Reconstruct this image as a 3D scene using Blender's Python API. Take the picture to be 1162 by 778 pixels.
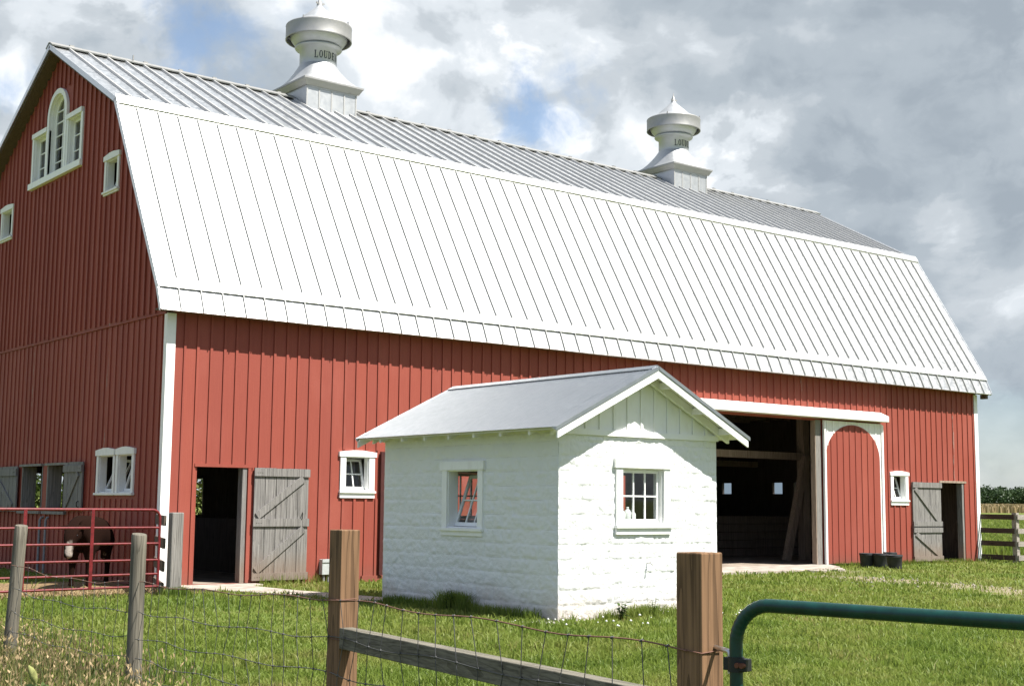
import bpy, bmesh, math, random
import numpy as np
from mathutils import Vector, Matrix, noise as mnoise
random.seed(7); rng = np.random.default_rng(11)
R = math.radians
for o in list(bpy.data.objects): bpy.data.objects.remove(o)
scene = bpy.context.scene
C = scene.collection

# ------------------------------------------------------------------ camera
CAM = np.array([-10.5283, -23.4834, 1.56]); YAW, PITCH, ROLL = 0.6733, 0.1193, 0.0096
fw = np.array([math.sin(YAW)*math.cos(PITCH), math.cos(YAW)*math.cos(PITCH), math.sin(PITCH)])
rt = np.array([math.cos(YAW), -math.sin(YAW), 0.0]); upv = np.cross(rt, fw)
r2 = rt*math.cos(ROLL) + upv*math.sin(ROLL); u2 = -rt*math.sin(ROLL) + upv*math.cos(ROLL)
cd = bpy.data.cameras.new('camera'); cam = bpy.data.objects.new('camera', cd); C.objects.link(cam)
m = Matrix(((r2[0], u2[0], -fw[0], CAM[0]), (r2[1], u2[1], -fw[1], CAM[1]), (r2[2], u2[2], -fw[2], CAM[2]), (0, 0, 0, 1)))
cam.matrix_world = m
cd.sensor_width = 36; cd.lens = 36*1530.95/1162; cd.clip_end = 5000; cd.clip_start = 0.05
scene.camera = cam
FPX = 1530.95
def at(u, v, d):
    """world point lying at depth d behind pixel (u, v) of the photograph"""
    return CAM + d*(fw + r2*(u-581)/FPX - u2*(v-389)/FPX)

# ------------------------------------------------------------------ sun, sky, exposure
SUN = Vector((0.41, -1.0, 1.77)).normalized()
sd = bpy.data.lights.new('sun', 'SUN'); sd.energy = 5.0; sd.angle = R(0.55); sd.color = (1.0, 0.965, 0.915)
so = bpy.data.objects.new('sun', sd); C.objects.link(so); so.location = (20, -60, 90)
so.rotation_euler = (-SUN).to_track_quat('-Z', 'Y').to_euler()
scene.view_settings.view_transform = 'Standard'; scene.view_settings.look = 'None'
scene.view_settings.gamma = 1; scene.view_settings.use_curve_mapping = False
scene.view_settings.exposure = 1.10

class N:
    """small node-graph helper"""
    def __init__(s, tree): s.t = tree
    def n(s, typ, **kw):
        nd = s.t.nodes.new(typ)
        for k, v in kw.items(): setattr(nd, k, v)
        return nd
    def link(s, a, b): s.t.links.new(a, b)
    def put(s, sock, v):
        if isinstance(v, bpy.types.NodeSocket): s.t.links.new(v, sock)
        elif v is not None: sock.default_value = v
    def math(s, op, a, b=None, c=None, clamp=False):
        nd = s.n('ShaderNodeMath', operation=op, use_clamp=clamp)
        s.put(nd.inputs[0], a); s.put(nd.inputs[1], b); s.put(nd.inputs[2], c); return nd.outputs[0]
    def vmath(s, op, a, b=None, scale=None):
        nd = s.n('ShaderNodeVectorMath', operation=op)
        s.put(nd.inputs[0], a); s.put(nd.inputs[1], b)
        if scale is not None: s.put(nd.inputs['Scale'], scale)
        return nd
    def noise(s, vec, scale=5, detail=4, rough=.55, dist=0.0, lac=2.0):
        nd = s.n('ShaderNodeTexNoise'); s.put(nd.inputs['Vector'], vec)
        nd.inputs['Scale'].default_value = scale; nd.inputs['Detail'].default_value = detail
        nd.inputs['Roughness'].default_value = rough; nd.inputs['Distortion'].default_value = dist
        nd.inputs['Lacunarity'].default_value = lac
        return nd.outputs['Fac']
    def ramp(s, fac, stops, interp='LINEAR'):
        nd = s.n('ShaderNodeValToRGB'); cr = nd.color_ramp; cr.interpolation = interp
        while len(cr.elements) < len(stops): cr.elements.new(0.5)
        for e, (p, c) in zip(cr.elements, stops):
            e.position = p; e.color = (*c, 1) if len(c) == 3 else c
        s.put(nd.inputs[0], fac); return nd.outputs[0]
    def rng(s, v, a, b, c=0.0, d=1.0, smooth=True):
        nd = s.n('ShaderNodeMapRange', interpolation_type='SMOOTHSTEP' if smooth else 'LINEAR')
        s.put(nd.inputs[0], v)
        for i, x in enumerate((a, b, c, d)): s.put(nd.inputs[i+1], x)
        return nd.outputs[0]
    def mix(s, fac, a, b, mode='MIX'):
        nd = s.n('ShaderNodeMix', data_type='RGBA', blend_type=mode)
        s.put(nd.inputs[0], fac)
        for i, v in ((6, a), (7, b)):
            if not isinstance(v, bpy.types.NodeSocket): v = (*v, 1) if len(v) == 3 else v
            s.put(nd.inputs[i], v)
        return nd.outputs[2]
    def mapping(s, vec, scale=(1, 1, 1), loc=(0, 0, 0)):
        nd = s.n('ShaderNodeMapping'); s.put(nd.inputs[0], vec)
        nd.inputs['Scale'].default_value = scale; nd.inputs['Location'].default_value = loc
        return nd.outputs[0]
    def bump(s, h, strength=.3, dist=.01):
        nd = s.n('ShaderNodeBump'); nd.inputs['Strength'].default_value = strength
        nd.inputs['Distance'].default_value = dist; s.put(nd.inputs['Height'], h); return nd.outputs[0]
    def xyz(s, vec):
        nd = s.n('ShaderNodeSeparateXYZ'); s.put(nd.inputs[0], vec); return nd.outputs

w = bpy.data.worlds.new('World'); scene.world = w; w.use_nodes = True
wn = w.node_tree; wn.nodes.clear(); g = N(wn)
sky = g.n('ShaderNodeTexSky', sky_type='NISHITA'); sky.sun_disc = False
sky.sun_elevation = math.asin(SUN.z); sky.sun_rotation = math.atan2(SUN.x, SUN.y)
sky.air_density = 1.0; sky.dust_density = 0.6; sky.ozone_density = 1.2
bg1 = g.n('ShaderNodeBackground'); bg1.inputs[1].default_value = 0.085; g.link(sky.outputs[0], bg1.inputs[0])
tc = g.n('ShaderNodeTexCoord'); dirv = g.vmath('NORMALIZE', tc.outputs['Generated']).outputs[0]
dx, dy, dz = g.xyz(dirv)
den = g.math('ADD', g.math('MAXIMUM', dz, 0.0), 0.22)
cmb = g.n('ShaderNodeCombineXYZ'); g.put(cmb.inputs[0], g.math('DIVIDE', dx, den)); g.put(cmb.inputs[1], g.math('DIVIDE', dy, den))
cp = g.mapping(dirv, (2.15, 2.15, 3.1))
warp = g.n('ShaderNodeTexNoise'); g.put(warp.inputs['Vector'], cp); warp.inputs['Scale'].default_value = 2.6; warp.inputs['Detail'].default_value = 5
wv = g.vmath('SCALE', g.vmath('SUBTRACT', warp.outputs['Color'], (.5, .5, .5)).outputs[0], scale=.20).outputs[0]
cq = g.vmath('ADD', cp, wv).outputs[0]
n1 = g.noise(cq, 1.9, 8, .50)
n1b = g.noise(g.vmath('ADD', cq, (.04, -.10, .10)).outputs[0], 1.9, 8, .50)
n2 = g.noise(g.mapping(cp, (1, 1, 1), (3.7, 1.2, 0)), 1.15, 6, .5, .3)
n3 = g.noise(g.mapping(cq, (1, 1, 1), (8.3, 5.2, 0)), 4.4, 9, .55)
n3b = g.noise(g.mapping(g.vmath('ADD', cq, (.015, -.035, .045)).outputs[0], (1, 1, 1), (8.3, 5.2, 0)), 4.4, 9, .55)
puff = g.rng(g.noise(g.mapping(cq, (1, 1, 1), (2.1, 7.7, 0)), 3.3, 11, .57), .53, .60)
relief = g.math('ADD', g.math('MULTIPLY', g.math('SUBTRACT', n1b, n1), .95), g.math('MULTIPLY', g.math('SUBTRACT', n3b, n3), .5))
# gaps of blue in the cloud deck: (direction, half-size) softened by noise
holes = None
n5 = g.noise(dirv, 9.0, 9, .62, .4); n6 = g.noise(dirv, 30.0, 6, .6, .3)
edge = g.math('ADD', g.math('MULTIPLY', g.math('SUBTRACT', n5, .5), .13), g.math('MULTIPLY', g.math('SUBTRACT', n6, .5), .07))
for (u, v, rad, el) in ((215, 48, .021, .9), (278, 62, .010, .7), (6, 98, .012, .9), (612, 132, .016, 1.0), (650, 96, .010, .8), (345, 30, .012, .25), (1130, 500, .035, .4), (1100, 540, .05, .35)):
    d = Vector(at(u, v, 1) - CAM).normalized()
    ds = g.vmath('DISTANCE', dirv, tuple(d)).outputs['Value']
    h = g.math('MULTIPLY', g.rng(g.math('ADD', ds, edge), rad+.018, rad-.022), el)
    holes = h if holes is None else g.math('MAXIMUM', holes, h)
hole = holes
# light puffs and darker bellies
den_c = g.math('ADD', g.math('MULTIPLY', n1, .55), g.math('ADD', g.math('MULTIPLY', n2, .45), g.math('MULTIPLY', g.math('SUBTRACT', n3, .5), .16)))
den_c = g.math('ADD', den_c, g.math('SUBTRACT', relief, g.math('MULTIPLY', puff, .055)))
dark_bias = None
for (u, v, rad, amt) in ((720, 20, .22, .09), (1010, 190, .15, .10), (1150, 260, .07, .10), (880, 60, .1, .05), (640, 175, .05, .03),
                         (885, 120, .05, -.13), (460, 120, .10, -.05), (845, 235, .10, -.10), (1090, 270, .05, -.12), (60, 10, .12, -.10),
                         (8, 85, .03, -.2), (632, 140, .02, -.2), (1140, 355, .07, -.12), (1100, 440, .06, -.08), (400, 12, .03, -.12), (1130, 470, .10, .05), (560, 60, .20, .05), (640, 150, .03, -.12), (300, 30, .12, -.02)):
    d = Vector(at(u, v, 1) - CAM).normalized()
    ds = g.vmath('DISTANCE', dirv, tuple(d)).outputs['Value']
    b = g.math('MULTIPLY', g.rng(ds, rad, 0.0), amt)
    dark_bias = b if dark_bias is None else g.math('ADD', dark_bias, b)
den_c = g.math('ADD', den_c, dark_bias)
den_c = g.math('ADD', g.math('MULTIPLY', g.math('SUBTRACT', den_c, .49), 1.45), .49)
ccol = g.ramp(den_c, [(.34, (1.0, 1.0, 1.0)), (.43, (.76, .79, .815)), (.51, (.585, .62, .65)), (.61, (.46, .505, .545)), (.74, (.37, .415, .46))], 'EASE')
# unseen sky behind camera and left of barn, darkened and blued to set shade
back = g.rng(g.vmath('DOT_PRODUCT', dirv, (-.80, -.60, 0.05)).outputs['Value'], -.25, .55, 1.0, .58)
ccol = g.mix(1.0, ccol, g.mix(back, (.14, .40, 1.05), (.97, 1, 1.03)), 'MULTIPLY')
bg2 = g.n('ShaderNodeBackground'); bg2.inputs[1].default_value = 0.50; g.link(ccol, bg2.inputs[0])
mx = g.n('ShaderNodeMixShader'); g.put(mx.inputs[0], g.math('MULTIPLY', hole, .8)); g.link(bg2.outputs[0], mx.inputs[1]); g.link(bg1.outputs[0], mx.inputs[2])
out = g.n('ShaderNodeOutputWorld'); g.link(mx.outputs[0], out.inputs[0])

# ------------------------------------------------------------------ materials
def mat(name, rough=.7, metal=0.0, spec=.3):
    mt = bpy.data.materials.new(name); mt.use_nodes = True
    g = N(mt.node_tree); b = mt.node_tree.nodes['Principled BSDF']
    b.inputs['Roughness'].default_value = rough; b.inputs['Metallic'].default_value = metal
    b.inputs['Specular IOR Level'].default_value = spec
    return mt, g, b
def objco(g): return g.n('ShaderNodeTexCoord').outputs['Object']
M = {}
def plain(name, col, rough=.6, metal=0.0, spec=.3, var=.12, scale=9, bump=.15, bd=.004):
    mt, g, b = mat(name, rough, metal, spec); oc = objco(g)
    f = g.noise(oc, scale, 6, .6)
    c2 = tuple(x*(1-var*1.6) for x in col); c1 = tuple(min(1, x*(1+var)) for x in col)
    g.put(b.inputs['Base Color'], g.ramp(f, [(.3, c2), (.7, c1)]))
    if bump: g.put(b.inputs['Normal'], g.bump(g.noise(oc, scale*7, 4, .6), bump, bd))
    M[name] = mt; return mt

def siding(name, axis, off, pitch, seed):
    mt, g, b = mat(name, .62, 0, .25); oc = objco(g); s = g.xyz(oc)
    u = s[axis]; z = s[2]
    idx = g.math('FLOOR', g.math('DIVIDE', g.math('SUBTRACT', u, off), pitch))
    wn_ = g.n('ShaderNodeTexWhiteNoise', noise_dimensions='1D'); g.put(wn_.inputs['W'], g.math('ADD', idx, seed))
    board = wn_.outputs[0]
    grain = g.noise(g.mapping(oc, (14, 14, .55)), 3, 6, .65, .4)
    blot = g.noise(g.mapping(oc, (1, 1, .5)), .9, 5, .6)
    fine = g.noise(oc, 26, 4, .6)
    c = g.mix(grain, (.235, .050, .034), (.315, .078, .050))
    c = g.mix(g.math('MULTIPLY', board, .38), c, (.20, .046, .035))
    c = g.mix(g.rng(blot, .45, .75, 0, .38), c, (.34, .10, .074))
    c = g.mix(g.rng(fine, .60, .78, 0, .30), c, (.10, .022, .018))
    # worn streaks and flakes of bare wood, more near the ground
    fl = g.noise(g.mapping(oc, (30, 30, 2.2)), 1.6, 5, .7)
    low = g.rng(z, 1.1, 0.0, 0, 1)
    c = g.mix(g.math('MULTIPLY', g.rng(fl, .70, .76), g.math('ADD', .10, g.math('MULTIPLY', low, .5))), c, (.33, .27, .23))
    fb = g.math('DIVIDE', g.math('SUBTRACT', u, off), pitch); bi = g.math('FLOOR', g.math('ADD', fb, .5))
    wb = g.n('ShaderNodeTexWhiteNoise', noise_dimensions='1D'); g.put(wb.inputs['W'], g.math('ADD', bi, seed*2+.37))
    onb = g.rng(g.math('ABSOLUTE', g.math('SUBTRACT', fb, bi)), .13, .09)
    pl_ = g.noise(g.mapping(oc, (9, 9, 1.0)), 2.4, 6, .7)
    c = g.mix(g.math('MULTIPLY', g.math('MULTIPLY', onb, g.rng(wb.outputs[0], .90, .97, 0, .7)), g.rng(pl_, .50, .60)), c, (.30, .25, .215))
    nail = g.noise(oc, 60, 2, .5); c = g.mix(g.rng(nail, .74, .78, 0, .5), c, (.06, .02, .015))
    mud = g.math('MULTIPLY', g.rng(g.math('ADD', z, g.math('MULTIPLY', g.math('SUBTRACT', blot, .5), .5)), .45, .02), .45)
    c = g.mix(mud, c, (.17, .075, .055))
    g.put(b.inputs['Base Color'], c)
    g.put(b.inputs['Normal'], g.bump(g.math('ADD', grain, g.math('MULTIPLY', fine, .4)), .35, .006))
    M[name] = mt
siding('red_front', 0, .095, .27, 3.0); siding('red_gable', 1, .1, .27, 51.0)

def wood(name, c_dark, c_light, axis=2, rough=.8, scale=1.0, bump=.5, mudz=None, crack=.5):
    mt, g, b = mat(name, rough, 0, .2); oc = objco(g)
    k = [26, 26, 26]; k[axis] = 1.1
    warp = g.noise(g.mapping(oc, tuple(2.5 if i != axis else .9 for i in range(3))), 1.0*scale, 3, .5)
    v = g.vmath('ADD', g.mapping(oc, tuple(k)), g.vmath('SCALE', (2.2, 2.2, 2.2), scale=warp).outputs[0]).outputs[0]
    gr = g.noise(v, 1.0*scale, 7, .62, .35)
    ring = g.math('FRACT', g.math('MULTIPLY', g.noise(v, .33*scale, 2, .4, .2), 11.0))
    c = g.mix(gr, c_dark, c_light)
    c = g.mix(g.math('MULTIPLY', g.rng(ring, .55, .98), crack), c, tuple(x*.55 for x in c_dark))
    fk = g.noise(g.mapping(oc, tuple(2*x for x in k)), 1.3*scale, 4, .6)
    c = g.mix(g.rng(fk, .66, .74, 0, .75), c, tuple(x*.3 for x in c_dark))
    k3 = [85.0]*3; k3[axis] = 1.6
    st = g.noise(g.mapping(oc, tuple(k3)), 1.0, 4, .6, .15)
    c = g.mix(1.0, c, g.ramp(st, [(.32, (.62, .60, .58)), (.5, (.95, .95, .95)), (.68, (1.18, 1.17, 1.15))]), 'MULTIPLY')
    if mudz is not None:
        z = g.xyz(oc)[2]
        c = g.mix(g.rng(g.math('ADD', z, g.math('MULTIPLY', gr, .25)), mudz, mudz-.55, 0, .55), c, (.20, .135, .09))
    g.put(b.inputs['Base Color'], c); g.put(b.inputs['Normal'], g.bump(g.math('ADD', gr, g.math('MULTIPLY', ring, -.3)), bump, .006))
    M[name] = mt
wood('grey_wood', (.125, .118, .112), (.31, .295, .275), 2, mudz=.85)
wood('grey_wood_plain', (.155, .145, .13), (.32, .30, .275), 2)
wood('shade_rail', (.045, .033, .026), (.10, .075, .06), 1)  # shaded copy of the rail wood, shade put into the colour
wood('grey_rail_x', (.25, .22, .19), (.42, .38, .33), 0)
wood('post_wood', (.145, .083, .044), (.27, .158, .086), 2, .75, 1.0, .55, crack=.75)
wood('brace_wood', (.10, .092, .07), (.23, .21, .165), 1, .8, 1.0, .5)
wood('round_post', (.085, .078, .060), (.235, .21, .165), 2, .85, 1.2, .8)
wood('dark_wood', (.085, .066, .052), (.19, .15, .115), 2)
wood('timber', (.22, .165, .125), (.42, .33, .25), 2)
wood('soffit_wood', (.085, .06, .05), (.17, .125, .10), 1)

def paint(name, col=(.80, .80, .78), dirt=.25):
    mt, g, b = mat(name, .5, 0, .3); oc = objco(g)
    f = g.noise(g.mapping(oc, (3, 3, 1.2)), 2.2, 6, .65); f2 = g.noise(oc, 22, 5, .6)
    c = g.mix(g.rng(f, .45, .8, 0, dirt), col, (.52, .49, .43)); c = g.mix(g.rng(f2, .66, .74, 0, dirt), c, (.36, .33, .28))
    g.put(b.inputs['Base Color'], c); g.put(b.inputs['Normal'], g.bump(f2, .2, .003)); M[name] = mt
paint('white_paint'); paint('old_white', (.74, .73, .70), .55)

mt, g, b = mat('block_paint', .68, 0, .2); oc = objco(g); s = g.xyz(oc)
f = g.noise(oc, 1.7, 6, .6); f2 = g.noise(oc, 17, 6, .65); f3 = g.noise(oc, 70, 4, .6)
c = g.mix(g.rng(f, .4, .75, 0, .35), (.75, .755, .745), (.66, .665, .645))
c = g.mix(g.rng(f2, .63, .76, 0, .5), c, (.50, .485, .44))
lowm = g.rng(g.math('ADD', s[2], g.math('MULTIPLY', g.math('SUBTRACT', f, .5), .7)), .55, -.05)
c = g.mix(g.math('MULTIPLY', lowm, .75), c, (.47, .385, .32))
cz = g.math('ABSOLUTE', g.math('SUBTRACT', g.math('FRACT', g.math('DIVIDE', s[2], .2032)), .5))
jn = g.math('MULTIPLY', g.rng(cz, .482, .495), g.rng(g.noise(oc, 3.1, 3, .5), .45, .62))
c = g.mix(g.math('MULTIPLY', jn, .55), c, (.30, .29, .27))
g.put(b.inputs['Base Color'], c)
g.put(b.inputs['Normal'], g.bump(g.math('ADD', f2, g.math('MULTIPLY', f3, .5)), .8, .02)); M['block_paint'] = mt

def metal(name, col, rough, met, streak_axis=None, bump=.08, dirty=.3):
    mt, g, b = mat(name, rough, met, .5); oc = objco(g)
    f = g.noise(g.mapping(oc, (1.3, .6, .6)), 1.1, 6, .6); f2 = g.noise(oc, 9, 5, .65)
    c = g.mix(g.rng(f, .35, .75), tuple(x*.93 for x in col), col)
    c = g.mix(g.rng(f2, .62, .8, 0, dirty), c, tuple(x*.62 for x in col))
    if name == 'shed_roof_metal':
        fy = g.math('ABSOLUTE', g.math('SUBTRACT', g.math('FRACT', g.math('DIVIDE', g.xyz(oc)[1], .338)), .5))
        c = g.mix(g.rng(fy, .455, .49, 0, .30), c, tuple(x*.62 for x in col))
    g.put(b.inputs['Base Color'], c)
    g.put(b.inputs['Roughness'], g.rng(f2, .3, .7, rough-.06, rough+.08))
    g.put(b.inputs['Normal'], g.bump(g.noise(oc, 2.2, 4, .5), bump, .02)); M[name] = mt
metal('roof_metal', (.67, .685, .70), .38, 1.0)
metal('seam_metal', (.40, .395, .38), .6, .25)
metal('roof_white', (.74, .74, .725), .40, 1.0)
metal('shed_roof_metal', (.43, .45, .475), .40, 1.0)
metal('vent_metal', (.47, .48, .485), .48, .7, dirty=.5)
metal('vent_dull', (.34, .335, .32), .52, .6, dirty=.8)
metal('steel', (.55, .54, .52), .35, .95)
plain('green_tube', (.002, .036, .029), .36, 0, .4, .25, 14, .12, .002)
plain('red_tube', (.15, .012, .014), .42, 0, .5, .25, 14, .1, .002)
plain('black_bracket', (.02, .022, .022), .5, .2)
plain('rust', (.16, .065, .04), .7, .5)
plain('black_rubber', (.030, .031, .034), .62, 0, .3, .25, 6)
plain('wire', (.11, .11, .11), .5, .6)
plain('wire_rust', (.20, .105, .075), .7, .4)
plain('grey_box', (.44, .46, .45), .5, .1, .4)
plain('white_plastic', (.82, .81, .77), .45)
plain('dark_iron', (.03, .028, .026), .6, .6)
plain('interior_wall', (.34, .33, .31), .8)
plain('dark_red', (.06, .016, .014), .6)
plain('stencil_black', (.045, .05, .06), .7)
plain('pipe_white', (.24, .235, .23), .85, 0, .05)
plain('concrete', (.37, .32, .27), .85, 0, .2, .25, 3.5, .5, .01)
plain('dirt_floor', (.30, .25, .20), .9, 0, .1, .3, 3, .5, .02)
plain('straw', (.36, .24, .12), .85, 0, .1, .4, 7, .6, .03)
plain('stone', (.30, .275, .235), .85, 0, .2, .3, 8, .5, .02)
plain('trunk', (.11, .085, .06), .9, 0, .1, .3, 9, .6, .02)

mt, g, b = mat('glass', .04, 0, .5)
nt = mt.node_tree; tr = g.n('ShaderNodeBsdfTransparent'); tr.inputs[0].default_value = (.86, .90, .90, 1)
gl = g.n('ShaderNodeBsdfGlossy'); gl.inputs['Roughness'].default_value = .03
lw = g.n('ShaderNodeLayerWeight'); lw.inputs[0].default_value = .5
fr_ = g.math('ADD', .06, g.math('MULTIPLY', g.math('POWER', lw.outputs['Facing'], 4.0), .9))
ms = g.n('ShaderNodeMixShader'); g.put(ms.inputs[0], fr_); g.link(tr.outputs[0], ms.inputs[1]); g.link(gl.outputs[0], ms.inputs[2])
g.link(ms.outputs[0], nt.nodes['Material Output'].inputs[0]); M['glass'] = mt

def leafy(name, cols, trans=.35, rough=.55, patch=None):
    """foliage: per-blade 'tint' attribute picks a colour, patches drift with position"""
    mt, g, b = mat(name, rough, 0, .25)
    at_ = g.n('ShaderNodeAttribute', attribute_name='tint'); t = at_.outputs['Fac']
    if patch:
        pos = g.n('ShaderNodeNewGeometry').outputs['Position']
        pn = g.noise(pos, patch, 5, .6); t = g.math('ADD', g.math('MULTIPLY', t, .55), g.math('MULTIPLY', g.rng(pn, .3, .7), .45))
    col = g.ramp(t, cols); g.put(b.inputs['Base Color'], col)
    tl = g.n('ShaderNodeBsdfTranslucent'); g.link(col, tl.inputs[0])
    ms = g.n('ShaderNodeMixShader'); ms.inputs[0].default_value = trans
    g.link(b.outputs[0], ms.inputs[1]); g.link(tl.outputs[0], ms.inputs[2])
    g.link(ms.outputs[0], mt.node_tree.nodes['Material Output'].inputs[0]); M[name] = mt
leafy('grass_blade', [(.05, (.105, .165, .026)), (.40, (.18, .24, .042)), (.72, (.235, .265, .062)), (.93, (.29, .25, .10)), (1, (.36, .30, .15))], .5, .5, .55)
leafy('dry_grass', [(.0, (.06, .085, .02)), (.40, (.12, .125, .04)), (.65, (.28, .21, .10)), (1, (.42, .31, .17))], .25, .6)
leafy('weed_leaf', [(.0, (.035, .075, .012)), (1, (.09, .14, .025))], .35)
leafy('hedge_leaf', [(.0, (.035, .065, .012)), (.6, (.085, .12, .022)), (1, (.17, .17, .04))], .4)
leafy('far_leaf', [(.0, (.016, .034, .012)), (.6, (.034, .062, .020)), (1, (.055, .085, .03))], .2)
leafy('crop_leaf', [(.0, (.17, .135, .06)), (.6, (.30, .22, .11)), (1, (.38, .29, .16))], .2)
plain('fox_leaf', (.19, .26, .09), .5, 0, .3, .2, 12)
plain('seed_head', (.24, .25, .09), .8, 0, .1, .3, 40, .5, .003)

# ground: soil and short turf, with the bare places the photo shows
mt, g, b = mat('turf', .95, 0, .1); oc = objco(g); s = g.xyz(oc)
f1 = g.noise(oc, .45, 6, .62); f2 = g.noise(oc, 3.5, 6, .65); f3 = g.noise(oc, 26, 5, .7)
c = g.mix(g.rng(f1, .35, .68), (.105, .145, .028), (.17, .172, .052)); c = g.mix(g.rng(f3, .42, .68), c, (.080, .110, .024))
c = g.mix(g.rng(f2, .60, .74, 0, .6), c, (.17, .135, .065))
def seg_dist(ax, ay, bx, by):
    # distance from the ground point to a straight track
    L2 = (bx-ax)**2 + (by-ay)**2
    t = g.math('DIVIDE', g.math('ADD', g.math('MULTIPLY', g.math('SUBTRACT', s[0], ax), bx-ax), g.math('MULTIPLY', g.math('SUBTRACT', s[1], ay), by-ay)), L2, clamp=True)
    px = g.math('SUBTRACT', s[0], g.math('ADD', ax, g.math('MULTIPLY', t, bx-ax))); py = g.math('SUBTRACT', s[1], g.math('ADD', ay, g.math('MULTIPLY', t, by-ay)))
    return g.math('SQRT', g.math('ADD', g.math('MULTIPLY', px, px), g.math('MULTIPLY', py, py)))
wob = g.math('MULTIPLY', g.math('SUBTRACT', g.noise(oc, 1.6, 6, .7), .5), 3.0)
trk = None
for q, wd in (((15.2, -3.6, 14.0, -8.5), .95), ((14.0, -8.5, 9.0, -14.5), .8), ((17.5, -1.8, 15.2, -3.6), .5)):
    dd = g.rng(g.math('ADD', seg_dist(*q), wob), wd, wd-.7); trk = dd if trk is None else g.math('MAXIMUM', trk, dd)
bare = g.mix(g.rng(f3, .4, .7), (.20, .155, .10), (.40, .34, .26))
c = g.mix(g.math('MULTIPLY', trk, .80), c, bare)
lot = g.rng(g.math('ADD', seg_dist(-5.5, .5, -1.0, .6), g.math('MULTIPLY', wob, .35)), 2.6, 2.1)
c = g.mix(lot, c, g.mix(g.rng(f3, .38, .66), (.10, .068, .042), (.36, .245, .125)))
g.put(b.inputs['Base Color'], c); g.put(b.inputs['Normal'], g.bump(g.math('ADD', f2, f3), .7, .04)); M['turf'] = mt

mt, g, b = mat('cow_hide', .9, 0, .05); oc = objco(g); s = g.xyz(oc)
f = g.noise(oc, 3.2, 4, .6, .4); f2 = g.noise(oc, 45, 3, .6)
c = g.mix(f2, (.006, .003, .002), (.019, .008, .005))
hd = g.vmath('DISTANCE', g.vmath('MULTIPLY', g.vmath('SUBTRACT', oc, (.03, 1.27, .72)).outputs[0], (1.0, 1.0, .50)).outputs[0], (0, 0, 0)).outputs['Value']
c = g.mix(g.math('MULTIPLY', g.rng(g.math('ADD', hd, g.math('MULTIPLY', g.math('SUBTRACT', f, .5), .30)), .115, .075), g.rng(f2, .30, .5, .55, 1)), c, (.30, .26, .22))
ch = g.vmath('DISTANCE', oc, (-.10, -.55, .42)).outputs['Value']
c = g.mix(g.rng(g.math('ADD', ch, g.math('MULTIPLY', g.math('SUBTRACT', f, .5), .4)), .16, .12), c, (.42, .34, .27))
g.put(b.inputs['Base Color'], c); M['cow_hide'] = mt

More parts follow.
